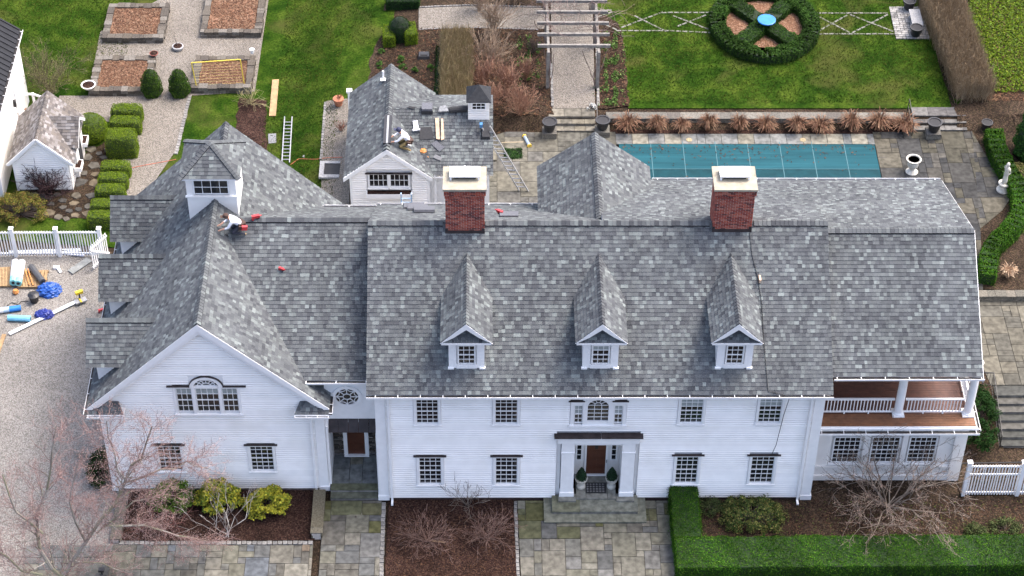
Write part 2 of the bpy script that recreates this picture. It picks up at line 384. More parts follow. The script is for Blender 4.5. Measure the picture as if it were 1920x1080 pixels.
def downspout(parent, x, y, ztop, z0=0):
    b = B(); b.box(x-.05, x+.05, y-.12, y-.03, z0+.1, ztop); b.box(x-.05, x+.05, y-.35, y-.12, z0+.08, z0+.18); return b.build('downspout', M_TRIM, parent)

# ================================================================== THE HOUSE
H = thing('house', 'large white clapboard house with grey shingle roofs and two brick chimneys', 'house')
# ---- main block
XL, XR, YR, ZR, YE, ZE = -6.78, 13.95, 6.0, 12.05, -.36, 7.5
YBL, ZBL, YBR, ZBR = 12.35, 7.55, 13.1, 8.52
zf = lambda y: ZE+(ZR-ZE)*(y-YE)/(YR-YE)
mainroof = roof('roof', H, [[[(XL, YE, ZE), (XR, YE, ZE), (XR, YR, ZR), (XL, YR, ZR)]],
    [[(XL, YR, ZR), (3.8, YR, ZR), (3.8, YBL, ZBL), (XL, YBL, ZBL)]],
    [[(3.8, YR, ZR), (XR, YR, ZR), (XR, YBR, ZBR), (3.8, YBR, ZBR)]]], label='broad grey shingle roof over the middle of the house')
sm = (ZR-ZE)/(YR-YE); sbl = (ZR-ZBL)/(YBL-YR)
for a, b in ((XL, -3.4), (-1.5, 8.6), (10.6, XR)): ridge(mainroof, (a, YR, ZR+.02), (b, YR, ZR+.02), sbl*.8, sm)
gutter(H, (XL, YE, ZE-.02), (XR, YE, ZE-.02), (0, -1, 0))
gutter(H, (XL, YBL, ZBL-.02), (2, YBL, ZBL-.02), (0, 1, 0)); gutter(H, (6.6, YBR, ZBR-.02), (20.7, YBR, ZBR-.02), (0, 1, 0))
part('soffit', H, M_TRIM, (XL+.1, XR-.1, YE+.02, .0, 7.17, 7.3), (XL+.05, XL+.12, YE+.03, YR, 7.1, 7.3))
part('wall_core', H, M_TRIM, (-6.4, 1.95, .1, 12, .0, 7.4), (5.4, 13.65, .1, 12, 0, 7.4), (1.95, 5.4, .1, 12, 4.45, 7.4), (1.95, 5.4, 1.35, 12, 0, 4.45), (-6.4, 13.65, 3, 11, 7.4, 8.3))
fw = part('foundation', H, mat('foundation', (.05, .03, .026), .9, .3), (-6.35, 1.3, .03, .1, -.3, .2), (5.9, 13.6, .03, .1, -.3, .2))
wall = part('front_wall', H, M_TRIM, (-6.45, -6.0, -.07, .1, .1, 7.2), (13.25, 13.7, -.07, .1, .1, 7.2), (-6.5, -5.98, -.1, .1, .1, .4), (13.23, 13.75, -.1, .1, .1, .4), (-6.0, 13.25, -.065, .1, 7.0, 7.19))
WIN2 = [(-4.61, -3.61, 5.25), (-1.07, -.05, 5.25), (7.26, 8.28, 5.28), (10.79, 11.81, 5.3)]
WIN1 = [(-4.56, -3.53, 1.15), (-1.04, -.02, 1.15), (7.29, 8.31, 1.2), (10.75, 11.82, 1.2)]
holes = [(a-.12, b+.12, z-.1, z+1.75) for a, b, z in WIN2]+[(a-.12, b+.12, z-.1, z+2.03) for a, b, z in WIN1]+[(2.3, 4.85, 5.05, 7.1), (1.75, 5.55, 0, 4.68)]
clapboards(wall, 0, lambda z: (-6.0, 13.25), .18, 7.0, holes)
for i, (a, b, z) in enumerate(WIN2): window(H, a, b, z, z+1.6, 0, 4, 6, head=False, blind=(.0, .0, .33, .33)[i])
for i, (a, b, z) in enumerate(WIN1): window(H, a, b, z, z+1.85, 0, 4, 6)
downspout(H, -5.85, -.06, 7.2); downspout(H, 13.1, -.06, 7.2)
# palladian window above the door
pw = part('palladian_window', H, M_TRIM, (2.32, 2.49, -.05, .06, 5.2, 6.75), (2.88, 3.09, -.06, .06, 5.2, 6.85), (4.03, 4.29, -.06, .06, 5.2, 6.85), (4.68, 4.84, -.05, .06, 5.2, 6.75), (2.49, 2.88, -.048, .06, 6.45, 6.75), (4.29, 4.68, -.048, .06, 6.45, 6.75), (2.25, 4.9, -.12, .03, 5.1, 5.2), (3.09, 4.03, -.04, .06, 5.2, 5.42),
          label='three-part window with an arched middle light')
def archpts(cx, cz, r, y, n=14): return [(cx+r*math.cos(math.pi*i/n), y, cz+r*math.sin(math.pi*i/n)) for i in range(n+1)]
def arch_ring(b, cx, cz, r0, r1, y0, y1, n=14, sq=1):
    for i in range(n):
        q = []
        for r, t in ((r0, i), (r1, i), (r1, i+1), (r0, i+1)): q.append((cx+r*math.cos(math.pi*t/n), y0, cz+sq*r*math.sin(math.pi*t/n)))
        b.prism(q, (0, y1-y0, 0))
b = B(); arch_ring(b, 3.56, 6.42, .47, .68, -.08, .06, sq=.9); arch_ring(b, 3.56, 6.42, .66, 1.0, .0, .05, sq=.9); b.build('arch_casing', M_TRIM, pw)
b = B(); b.box(3.09, 4.03, .045, .07, 5.42, 6.45); b.prism(archpts(3.56, 6.42, .5, .045), (0, .025, 0)); b.build('pane', M_GLASS, pw)
b = B(); [b.box(3.09, 4.03, .01, .034, z-.012, z+.012) for z in (5.66, 5.91, 6.16, 6.42)]; [b.box(x-.012, x+.012, .012, .034, 5.42, 6.42) for x in (3.4, 3.72)]
for t in (.62, 1.22, 1.92, 2.52): b.bar((3.56+.16*math.cos(t), .022, 6.42+.16*math.sin(t)), (3.56+.48*math.cos(t), .022, 6.42+.44*math.sin(t)), .022, .022, upv=(0, 1, 0))
arch_ring(b, 3.56, 6.42, .15, .175, .01, .034, 8); b.build('muntins', M_TRIM, pw)
for x in (2.49, 4.29): window(H, x, x+.39, 5.28, 6.45, 0, 2, 4, head=False, sill=False, casing=False, blind=.5)
part('head_flashing', pw, M_COPPER, (2.22, 2.95, -.13, 0, 6.76, 6.79), (4.18, 4.92, -.13, 0, 6.76, 6.79))
# entrance portico
po = part('portico', H, M_TRIM, (1.78, 5.52, -.2, .02, 4.1, 4.5), (1.68, 5.62, -.26, .02, 4.44, 4.56), (1.98, 2.58, -.14, 1.2, .45, 4.1), (4.76, 5.36, -.14, 1.2, .45, 4.1), (1.94, 2.62, -.19, .1, .45, .7), (4.72, 5.4, -.19, .1, .45, .7), (1.96, 2.6, -.17, .1, 3.4, 3.46), (4.74, 5.38, -.17, .1, 3.4, 3.46),
          (2.58, 4.76, -.1, 1.2, 3.9, 4.1), label='recessed front entrance with wide pilasters and flat dark roof')
part('portico_roof', po, M_COPPER, (1.62, 3.75, -.34, -.0, 4.57, 4.63), (3.77, 5.66, -.34, -.0, 4.57, 4.63))
b = B(); [b.box(x, x+.05, -.235, -.2, 4.36, 4.43) for x in np.arange(1.8, 5.45, .1)]; b.build('dentils', M_TRIM, po)
part('recess_wall', po, M_WHITE, (2.58, 3.12, 1.22, 1.34, .45, 3.9), (4.22, 4.76, 1.22, 1.34, .45, 3.9), (3.12, 4.22, 1.22, 1.34, 2.75, 3.9))
for x in (2.74, 4.36): window(po, x, x+.26, 1.5, 2.6, 1.14, 1, 3, head=False, sill=False, casing=False, name='sidelight', rail=False)
d = part('front_door', H, M_DOOR, (3.22, 4.12, 1.2, 1.28, .5, 2.6), label='brown wooden front door behind a white framed storm door')
b = B()
for x in (3.32, 3.71):
    for z0, z1 in ((.62, .95), (1.05, 1.6), (1.75, 2.1), (2.18, 2.5)): b.box(x, x+.31, 1.185, 1.2, z0, z1)
b.build('door_panel', M_DOOR, d)
part('storm_door_frame', d, M_TRIM, (3.13, 3.22, 1.14, 1.3, .45, 2.7), (4.12, 4.22, 1.14, 1.3, .45, 2.7), (3.22, 4.12, 1.142, 1.3, 2.6, 2.7), (3.13, 4.22, 1.1, 1.3, .43, .5))
part('door_handle', d, M_METAL, (4.14, 4.18, 1.06, 1.14, 1.4, 1.55)); part('wreath_hook', d, M_IRON, (3.6, 3.74, 1.17, 1.2, 2.25, 2.5))
# ---- dormers of the main roof
def dormer(xc, blind, label):
    w, y, z0, zt = .79, .6, 8.2, 9.95
    D = part('dormer', H, M_TRIM, (xc-w, xc-.45, y, y+2.4, z0-.15, zt), (xc+.45, xc+w, y, y+2.4, z0-.15, zt), (xc-.45, xc+.45, y+.1, y+2.4, z0-.15, zt), (xc-.45, xc+.45, y-.02, y+.1, z0-.1, z0+.22), (xc-.45, xc+.45, y, y+.1, 9.62, zt),
             (xc-w-.04, xc-w+.22, y-.06, y+.1, z0-.13, z0+.05), (xc+w-.22, xc+w+.04, y-.06, y+.1, z0-.13, z0+.05), (xc-1.1, xc+1.1, y-.32, y+.5, zt, zt+.09), label=label)
    zr, ze, ex = 11.22, 10.06, 1.13; yf = y-.3; yi = lambda z: YE+(z-ZE)/sm
    rp = []
    for s in (-1, 1): rp.append([(xc+s*ex, yf, ze), (xc, yf, zr), (xc, yi(zr)+.1, zr), (xc+s*ex, yi(ze)+.1, ze)])
    dd = B(); sh = B(); [slab(dd, q, .05) for q in rp]; [shingles(sh, [q]) for q in rp]
    dd.build('dormer_roof', M_TRIM, D); sh.build('shingles', M_SH, D, kind='stuff')
    ridge(D, (xc, yf, zr+.01), (xc, yi(zr), zr+.01), 1.03, 1.03, w=.13, lift=.035)
    b = B(); sl = (zr-ze)/ex
    for s in (-1, 1):
        q = [(xc, yf-.02, zr-.02), (xc, yf-.02, zr-.34), (xc+s*.55, yf-.02, zr-.34-.55*sl*.85), (xc+s*(ex+.02), yf-.02, ze-.03), ]
        b.prism(q if s < 0 else q[::-1], (0, .06, 0))
    b.build('rake_board', M_TRIM, D)
    pt = B(); shingles(pt, [[(xc-1.08, yf+.02, zt+.1), (xc+1.08, yf+.02, zt+.1), (xc+.6, yf+.33, zt+.45), (xc-.6, yf+.33, zt+.45)]], expo=.13); pt.build('pent_shingles', M_SH, D, kind='stuff')
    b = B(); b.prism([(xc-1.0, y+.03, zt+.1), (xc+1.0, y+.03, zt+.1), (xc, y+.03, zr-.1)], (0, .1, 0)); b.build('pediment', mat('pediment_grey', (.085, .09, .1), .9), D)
    window(D, xc-.37, xc+.37, z0+.26, 9.6, y, 3, 4, head=False, sill=False, casing=False, blind=blind)
dormer(-2.33, 0, 'gabled roof dormer nearest the left chimney'); dormer(3.59, .3, 'middle gabled roof dormer above the front door'); dormer(9.53, 0, 'gabled roof dormer below the right chimney')
# ---- chimneys
BRC = [(.30, .075, .05), (.24, .06, .045), (.36, .10, .065), (.2, .05, .04), (.27, .09, .065), (.38, .14, .1), (.12, .045, .04)]
def chimney(x0, x1, y0, y1, zt, two, label):
    Cc = part('chimney', H, M_MORTAR, (x0+.015, x1-.015, y0+.015, y1-.015, 9.5, zt-.1), label=label)
    bw, bh = .235, .084; var = {}
    side = B(); zb = zf(y0)-.1
    ms = []
    for c in BRC:
        for wv in (bw-.018, bw/2-.018):
            q = B(); q.box(0, wv, 0, .03, 0, bh-.02, c); me = q.mesh('brick'); me.materials.append(M_BRICK); ms.append((c, wv, me))
    n = int((zt-.12-zb)/bh)
    for r in range(n):
        z = zb+r*bh; out = .06 if r > n-4 else (.03 if r > n-6 else 0)
        xa, xb = x0-out, x1+out; x = xa; first = r % 2
        while x < xb-.03:
            half = (first and x == xa) or (xb-x < bw*.8); wv = bw/2-.018 if half else bw-.018
            c, w_, me = random.choice([k for k in ms if k[1] == wv])
            link('brick', me, None, Cc, loc=(x, y0-out-.003, z)); x += wv+.018
        for s, xx in ((-1, x0-out), (1, x1+out)):
            y = y0-out+(.03 if r % 2 else -.07)
            while y < y1+out:
                c = random.choice(BRC); ya = max(y, y0-out+.03); yb = min(y+bw-.012, y1+out)
                if yb > ya: side.box(min(xx, xx-s*.03), max(xx, xx-s*.03), ya, yb, z, z+bh-.02, c)
                y += bw
        if out: side.box(x0-out+.02, x1+out-.02, y0-out+.02, y1+out-.02, z-.004, z+bh-.002, (.36, .32, .28))
    side.build('bricks', M_BRICK, Cc, kind='stuff')
    part('chimney_cap', Cc, M_CONC, (x0-.1, x1+.1, y0-.12, y1+.12, zt-.1, zt))
    b = B(); xc = (x0+x1)/2; yc = (y0+y1)/2+.15
    for sx in (-1, 1):
        for sy in (-1, 1): b.box(xc+sx*.62-.04, xc+sx*.62+.04, yc+sy*.26-.04, yc+sy*.26+.04, zt, zt+.22)
    b.box(xc-.68, xc+.68, yc-.36, yc+.36, zt+.2, zt+.26)
    if two: b.box(xc-.03, xc+.03, yc-.37, yc+.37, zt+.26, zt+.29)
    b.build('flue_cover', M_TRIM, Cc)
    part('flue', Cc, M_DARK, (xc-.5, xc+.5, yc-.2, yc+.2, zt, zt+.15))
    part('base_flashing', Cc, M_COPPER, (x0-.02, x1+.02, y0-.025, y0+.1, zb-.1, zf(y0)+.17), (x0-.02, x0+.1, y0-.02, YR, zb, zf(y0)+.3), (x1-.1, x1+.02, y0-.02, YR, zb, zf(y0)+.3))
chimney(-3.28, -1.55, 5.6, 6.95, 14.44, True, 'left brick chimney with a two-piece white flue cover'); chimney(8.72, 10.45, 5.66, 7.05, 14.38, False, 'right brick chimney with a single white flue cover')
# ---- right wing with balcony
WX, WY, WZ, WE, WZE = 20.72, 6.25, 11.36, .5, 7.76
wr = roof('roof', H, [[[(XR-.1, WE, WZE), (WX, WE, WZE), (WX, WY, WZ), (XR-.1, WY, WZ)]], [[(XR-.1, WY, WZ), (WX, WY, WZ), (WX, YBR, ZBR), (XR-.1, YBR, ZBR)]]], label='grey shingle roof over the balcony at the right end')
ridge(wr, (XR+.05, WY, WZ+.02), (WX, WY, WZ+.02), .4, .6)
gutter(H, (XR+.1, WE, WZE-.02), (WX+.05, WE, WZE-.02), (0, -1, 0))
b = B()
for (ya, za), (yb, zb) in (((WE-.1, WZE-.06), (WY, WZ)), ((WY, WZ), (YBR, ZBR))): b.hexa([(WX+.002, ya, za-.22), (WX+.03, ya, za-.22), (WX+.03, yb, zb-.22), (WX+.002, yb, zb-.22)], [(WX+.002, ya, za-.01), (WX+.03, ya, za-.01), (WX+.03, yb, zb-.01), (WX+.002, yb, zb-.01)])
b.build('rake_board', M_TRIM, H)
part('wing_wall', H, M_WHITE, (13.7, 20.4, 5.2, 12.8, .2, 7.7), (13.7, 20.5, 5.3, 12, 7.7, 8.4), (13.7, 20.6, .8, 5.2, 7.45, 7.6))
part('sunroom_wall', H, M_WHITE, (13.7, 20.75, 1.3, 5.2, .2, 4.1), (13.7, 20.8, 1.12, 1.3, .1, .42), (13.7, 14.6, 1.2, 1.3, .42, 4.05), (16.1, 16.4, 1.17, 1.3, .42, 4.05), (17.9, 18.15, 1.17, 1.3, .42, 4.05), (19.6, 20.75, 1.2, 1.3, .42, 4.05), (14.6, 19.6, 1.21, 1.3, .42, 1.2), (13.7, 20.82, 1.1, 1.3, 1.0, 1.09), (14.6, 19.6, 1.21, 1.3, 3.75, 4.05), (20.3, 20.85, 1.08, 1.4, .1, 4.05))
for i, (x0, x1) in enumerate(((14.72, 15.95), (16.5, 17.78), (18.25, 19.5))):
    window(H, x0, x1, 1.28, 3.0, 1.2, 5, 6, head=False, casing=False, name='sunroom_window'); window(H, x0, x1, 3.15, 3.7, 1.2, 5, 2, head=False, sill=False, casing=False, name='transom_window', rail=False)
bl = part('balcony', H, M_TRIM, (13.7, 21.05, .68, 5.2, 4.02, 4.26), (13.7, 21.12, .62, .68, 4.1, 4.2), label='covered wooden balcony with white railing and round columns')
MW2 = mat('shaded_red_decking', (.085, .034, .022), .5, .2, 5)  # redder inner boards, with the shade under the roof put into their colour
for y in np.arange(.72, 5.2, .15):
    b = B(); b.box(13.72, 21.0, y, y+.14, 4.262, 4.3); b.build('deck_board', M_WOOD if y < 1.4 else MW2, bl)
gutter(H, (13.75, .6, 4.1), (21.15, .6, 4.1), (0, -1, 0), .2); gutter(H, (21.12, .6, 4.1), (21.12, 5.2, 4.1), (1, 0, 0), .1)
for x in (17.5, 20.72):
    b = B(); b.box(x-.27, x+.27, 1.23, 1.77, 4.3, 4.37); b.lathe([(.25, .07), (.25, .13), (.22, .16), (.2, .2), (.2, 1.5), (.18, 3.3), (.23, 3.36)], (x, 1.5, 4.3), 18); b.build('column', M_TRIM, bl)
part('half_column', bl, M_TRIM, (13.7, 13.9, 1.35, 1.65, 4.3, 7.5))
def railing(parent, a, bb, z, h=.95, post=False):
    a, bb = Vector(a), Vector(bb); d = (bb-a); n = int(d.length/.15); dn = d.normalized(); q = B()
    q.bar(a+Vector((0, 0, z+h)), bb+Vector((0, 0, z+h)), .1, .07); q.bar(a+Vector((0, 0, z+.14)), bb+Vector((0, 0, z+.14)), .07, .06); q.build('rail', M_TRIM, parent)
    q = B(); q.box(-.02, .02, -.02, .02, .16, h-.03); me = q.mesh('baluster'); me.materials.append(M_TRIM)
    for i in range(1, n): link('baluster', me, None, parent, loc=a+d*(i/n)+Vector((0, 0, z)))
    for i in range(1, 3): p = a+d*(i/3); part('rail_foot', parent, M_TRIM, (p.x-.03, p.x+.03, p.y-.03, p.y+.03, z, z+.12))
railing(bl, (13.9, 1.5, 0), (17.25, 1.5, 0), 4.3); railing(bl, (17.75, 1.5, 0), (20.47, 1.5, 0), 4.3); railing(bl, (20.72, 1.75, 0), (20.72, 5.2, 0), 4.3)
# ---- left wing (gable to the front)
LX0, LX1, LXR, LZ, LZE, LYF, LYB = -19.4, -8.52, -13.97, 11.22, 5.95, .28, 14.2
ls = (LZ-LZE)/(LXR-LX0)
# ---- link between left wing and main block
KY, KZ, KE, KZE, KB, KBZ = 7.4, 11.0, 1.0, 7.02, 12.9, 6.92
xv = lambda z: LXR+(LZ-z)/ls
lw = roof('roof', H, [[[(LX0, LYF, LZE), (LXR, LYF, LZ), (LXR, LYB, LZ), (LX0, LYB, LZE)]], [[(LXR, LYF, LZ), (LX1, LYF, LZE), (LX1, LYB, LZE), (LXR, LYB, LZ)]]], label='steep grey gable roof at the left end')
ridge(lw, (LXR, LYF, LZ+.02), (LXR, 8.5, LZ+.02), .95, .95, w=.16); ridge(lw, (LXR, 10.9, LZ+.02), (LXR, LYB, LZ+.02), .95, .95, w=.16)
kr = roof('roof', H, [[[(xv(KZE), KE, KZE), (XL+.3, KE, KZE), (XL+.3, KY, KZ), (xv(KZ), KY, KZ)]], [[(xv(KZ), KY, KZ), (XL+.3, KY, KZ), (XL+.3, KB, KBZ), (xv(KBZ), KB, KBZ)]]], label='grey shingle roof linking the left gable to the middle block')
ridge(kr, (-12.9, KY, KZ+.02), (XL+.1, KY, KZ+.02), .6, .62)
gutter(H, (-9.6, KE, KZE-.02), (XL-.02, KE, KZE-.02), (0, -1, 0)); gutter(H, (-9.6, KB, KBZ), (XL, KB, KBZ), (0, 1, 0))
part('link_wall', H, M_TRIM, (-8.8, -6.4, 1.4, 12, 4.3, 7.0), (-8.8, -6.4, 1.25, 1.4, 4.25, 6.95), (-8.8, -6.4, 2.75, 12, 0, 4.3))
b = B(); cz = 5.75
ov = part('oval_window', H, M_TRIM, (-7.86, -7.74, 1.1, 1.2, 6.5, 6.6), label='round spider-web window over the side entrance')
for i in range(28):
    t0, t1 = 2*math.pi*i/28, 2*math.pi*(i+1)/28
    b.prism([(-7.78+r*math.cos(t), 1.17, cz+1.0*r*math.sin(t)) for r, t in ((.52, t0), (.68, t0), (.68, t1), (.52, t1))], (0, .08, 0))
b.build('round_casing', M_TRIM, ov)
b = B(); b.prism([(-7.78+.54*math.cos(2*math.pi*i/28), 1.22, cz+.54*math.sin(2*math.pi*i/28)) for i in range(28)], (0, .02, 0)); b.build('pane', M_GLASS, ov)
b = B(); nn = 16
for i in range(8):
    t = math.pi/4*i; e = lambda r, tt: (-7.78+r*math.cos(tt), 1.2, cz+r*math.sin(tt))
    b.bar(e(.18, t), e(.53, t), .03, .03, upv=(0, 1, 0))
    b.bar(e(.5, t), e(.4, t+.2), .025, .025, upv=(0, 1, 0)); b.bar(e(.4, t+.2), e(.38, t+.39), .025, .025, upv=(0, 1, 0)); b.bar(e(.38, t+.39), e(.4, t+.58), .025, .025, upv=(0, 1, 0)); b.bar(e(.4, t+.58), e(.5, t+.785), .025, .025, upv=(0, 1, 0))
for i in range(12): t = math.pi/6*i; b.bar(e(.18, t), e(.18, t+math.pi/6), .03, .03, upv=(0, 1, 0))
b.build('muntins', M_TRIM, ov)
pr = part('entry_porch', H, M_TRIM, (-8.8, -8.7, .66, 2.7, .4, 4.3), (-6.5, -6.4, .1, 2.7, .4, 4.3), label='recessed side entrance with stone walls and metal pent roof')
for i in range(5):
    x = -8.72+i*.466; b = B(); b.hexa([(x, .95, 3.62), (x+.45, .95, 3.62), (x+.45, 1.3, 4.2), (x, 1.3, 4.2)], [(x, .93, 3.66), (x+.45, .93, 3.66), (x+.45, 1.28, 4.24), (x, 1.28, 4.24)]); b.build('metal_panel', M_COPPER, pr)
sw = part('stone_back_wall', pr, M_MORTAR, (-8.7, -6.5, 2.62, 2.74, .4, 4.3)); STW = [(.16, .14, .12), (.10, .085, .075), (.22, .2, .175), (.13, .10, .08), (.07, .065, .06)]
z = .42
while z < 4:
    h = random.uniform(.06, .13); x = -8.68
    while x < -6.55:
        w = random.uniform(.18, .45)
        if not (-8.18 < x+w/2 < -7.05): b = B(); b.box(x, min(x+w-.012, -6.52), 2.56+random.uniform(0, .03), 2.63, z, z+h-.012, random.choice(STW)); b.build('stone', M_COBBLE, pr)
        x += w
    z += h
dr = part('side_door', H, M_DOOR, (-8.02, -7.2, 2.5, 2.56, .45, 2.75), label='dark brown side door set back between stone walls'); part('door_frame', dr, M_TRIM, (-8.2, -8.02, 2.42, 2.6, .45, 2.9), (-7.2, -7.02, 2.42, 2.6, .45, 2.9), (-8.02, -7.2, 2.422, 2.6, 2.75, 2.9), (-8.2, -7.02, 2.36, 2.5, .41, .47))
b = B(); [b.box(x, x+.3, 2.485, 2.5, a, c) for x in (-7.95, -7.57) for a, c in ((.6, 1.2), (1.35, 1.9), (2.05, 2.6))]; b.build('door_panel', M_DOOR, dr)
# left wing walls
gy = .6
gp = lambda z: (-18.6, -9.2) if z < 6.0 else (LXR-(LZ-.22-z)/ls, LXR+(LZ-.22-z)/ls)
b = B(); b.box(-18.9, -8.85, gy+.1, 14, .0, 5.6); b.prism([(-18.6, gy+.1, 5.6), (-9.35, gy+.1, 5.6), (LXR, gy+.1, LZ-.4)], (0, 13, 0)); b.build('wall_core', M_TRIM, H)
lwall = part('front_wall', H, M_TRIM, (-18.55, -9.25, gy+.075, gy+.099, .17, 5.5), label='clapboard gable wall of the left wing')
part('corner_board', H, M_TRIM, (-18.95, -18.55, gy-.07, gy+.1, .15, 5.6), (-18.98, -18.53, gy-.1, gy+.102, .1, .4)); part('corner_board', H, M_TRIM, (-9.25, -8.83, gy-.07, gy+.1, .15, 5.6), (-9.28, -8.78, gy-.1, gy+.102, .1, .4)); part('return_wall', H, M_TRIM, (-8.86, -8.8, gy+.105, 2.7, .15, 5.8))
part('foundation', H, mat('foundation2', (.17, .13, .115), .9, .3), (-18.85, -8.9, gy+.03, gy+.1, -.3, .17))
lh = [(-15.5, -12.48, 5.2, 7.08), (-14.75, -13.2, 7.0, 7.75), (-16.72, -15.42, 1.3, 3.3), (-12.48, -11.18, 1.3, 3.3)]
clapboards(lwall, gy, gp, .17, LZ-.35, lh)
for x in (-16.6, -12.36): window(H, x, x+1.06, 1.43, 3.12, gy, 4, 6)
g3 = part('triple_window', H, M_TRIM, (-15.5, -15.37, gy-.05, gy+.06, 5.3, 7.1), (-14.66, -14.5, gy-.07, gy+.06, 5.3, 7.1), (-13.46, -13.32, gy-.07, gy+.06, 5.3, 7.1), (-12.61, -12.48, gy-.05, gy+.06, 5.3, 7.1), (-15.37, -12.61, gy-.045, gy+.06, 6.95, 7.1), (-15.55, -12.43, gy-.12, gy+.06, 5.22, 5.32), label='triple window with fanlight in the left gable')
arc = B(); arch_ring(arc, -13.98, 7.06, .56, .75, gy-.09, gy+.06, sq=.88); arch_ring(arc, -13.98, 7.0, .74, 1.1, gy, gy+.05, sq=.88); arc.build('arch_casing', M_TRIM, g3)
b = B(); arch_ring(b, -13.98, 7.06, .75, .775, gy-.11, gy, sq=.88); b.box(-15.75, -14.72, gy-.13, gy, 7.1, 7.135); b.box(-13.24, -12.2, gy-.13, gy, 7.1, 7.135); b.build('head_flashing', M_COPPER, g3)
b = B(); b.prism([(p[0], p[1], 7.06+(p[2]-7.06)*.88) for p in archpts(-13.98, 7.06, .57, gy+.04)], (0, .02, 0)); b.build('pane', M_GLASS, g3)
b = B()
for t in (.55, 1.05, 1.57, 2.09, 2.6): b.bar((-13.98+.2*math.cos(t), gy+.02, 7.06+.18*math.sin(t)), (-13.98+.56*math.cos(t), gy+.02, 7.06+.5*math.sin(t)), .03, .03, upv=(0, 1, 0))
arch_ring(b, -13.98, 7.06, .19, .22, gy, gy+.04, 10, .9); arch_ring(b, -13.98, 7.06, .38, .41, gy, gy+.04, 10, .9); b.build('muntins', M_TRIM, g3)
for x0, x1, nx in ((-15.37, -14.66, 3), (-14.5, -13.46, 4), (-13.32, -12.61, 3)): window(H, x0, x1, 5.4, 6.93, gy, nx, 4, head=False, sill=False, casing=False, blind=.24)
b = B()
for s in (-1, 1):
    q = [(LXR, LYF-.03, LZ-.0), (LXR, LYF-.03, LZ-.42), (LXR+s*5.35, LYF-.03, LZ-.42-5.35*ls+.14), (LXR+s*5.45, LYF-.03, LZE-.02)]
    b.prism(q if s < 0 else q[::-1], (0, .06, 0))
    q = [(LXR, LYF+.03, LZ-.3), (LXR, LYF+.03, LZ-.62), (LXR+s*4.9, LYF+.03, LZ-.62-4.9*ls+.14), (LXR+s*5.2, LYF+.03, LZ-.3-5.2*ls)]
    b.prism(q if s < 0 else q[::-1], (0, .3, 0))
b.build('rake_board', M_TRIM, H)
for s, xa, xb in ((-1, LX0, -17.75), (1, -10.1, LX1)):
    e = part('eave_return', H, M_TRIM, (xa, xb, .06, .58, 5.55, 5.72)); q = B()
    xi = xb-.25 if s < 0 else xa+.25
    shingles(q, [[(xa, .1, 5.73), (xb, .1, 5.73), (xb-.25 if s < 0 else xb, .58, 6.12), (xa if s < 0 else xa+.25, .58, 6.12)]]); xm = (xa+xb)/2+.1*(-s)
    shingles(q, [[(xm-.45, .2, 5.85), (xm+.45, .2, 5.85), (xm, .57, 6.45)]]); q.build('shingles', M_SH, e, kind='stuff'); gutter(H, (xa, .08, 5.7), (xb, .08, 5.7), (0, -1, 0), .12, .5)
gutter(H, (LX0, .05, LZE-.1), (LX0, LYB, LZE-.1), (-1, 0, 0), .13); gutter(H, (LX1, .05, LZE-.1), (LX1, 1.2, LZE-.1), (1, 0, 0), .13, .4)
downspout(H, -9.42, gy-.06, 5.6)
# side dormers on the left slope
for yr, lab in ((2.95, 'side dormer nearest the front on the left roof slope'), (7.21, 'middle side dormer on the left roof slope'), (11.36, 'rearmost side dormer on the left roof slope')):
    zr, hw, dz = 8.95, 1.56, 1.5; xo = LX0-.02; xs = lambda z: LXR-(LZ-z)/ls
    D = part('side_dormer', H, M_TRIM, (-19.0, -16.4, yr-hw+.3, yr+hw-.3, 5.9, zr-dz+.02), label=lab)
    b = B(); b.prism([(-19.0, yr-hw+.3, zr-dz), (-19.0, yr, zr-.2), (-19.0, yr+hw-.3, zr-dz)], (1.5, 0, 0)); b.build('gable', M_TRIM, D)
    pl = []
    for s in (-1, 1): pl.append([(xo, yr, zr), (xo, yr+s*hw, zr-dz), (xs(zr-dz)+.12, yr+s*hw, zr-dz), (xs(zr)+.12, yr, zr)])
    dd = B(); sh = B(); [slab(dd, q, .1) for q in pl]; [shingles(sh, [q]) for q in pl]; dd.build('dormer_roof', M_TRIM, D); sh.build('shingles', M_SH, D, kind='stuff')
    ridge(D, (xo, yr, zr+.01), (xs(zr), yr, zr+.01), .95, .95, w=.15)
# cupola astride the left ridge
cu = B(); cx0, cx1, cy0, cy1 = -15.22, -12.94, 8.5, 10.8; zt = 12.55
for y in (cy0, cy1-.1): cu.hexa([(cx0, y, xv(0)*0+LZ-(LXR-cx0)*ls-.1), (LXR, y, LZ-.1), (cx1, y, LZ-(cx1-LXR)*ls-.1), (cx1, y, 11.45), (cx0, y, 11.45)][::-1], [(cx0, y+.1, LZ-(LXR-cx0)*ls-.1), (LXR, y+.1, LZ-.1), (cx1, y+.1, LZ-(cx1-LXR)*ls-.1), (cx1, y+.1, 11.45), (cx0, y+.1, 11.45)][::-1])
cu.box(cx0, cx0+.1, cy0+.1, cy1-.1, 9.9, zt); cu.box(cx1-.1, cx1, cy0+.1, cy1-.1, 9.9, zt); cu.box(cx0, cx0+.3, cy0, cy0+.1, 11.45, zt); cu.box(cx1-.3, cx1, cy0, cy0+.1, 11.45, zt); cu.box(cx0+.3, cx1-.3, cy0, cy0+.1, 12.42, zt); cu.box(cx0, cx1, cy1-.1, cy1, 11.45, zt); cu.box(cx0-.06, cx1+.06, cy0-.08, cy0+.02, 11.42, 11.5)
CU = cu.build('cupola', M_WHITE, H, label='white cupola with a hipped shingle roof astride the left ridge')
window(CU, cx0+.34, cx1-.34, 11.55, 12.4, cy0, 4, 2, head=False, sill=False, casing=False, rail=False, blind=.0, name='cupola_window')
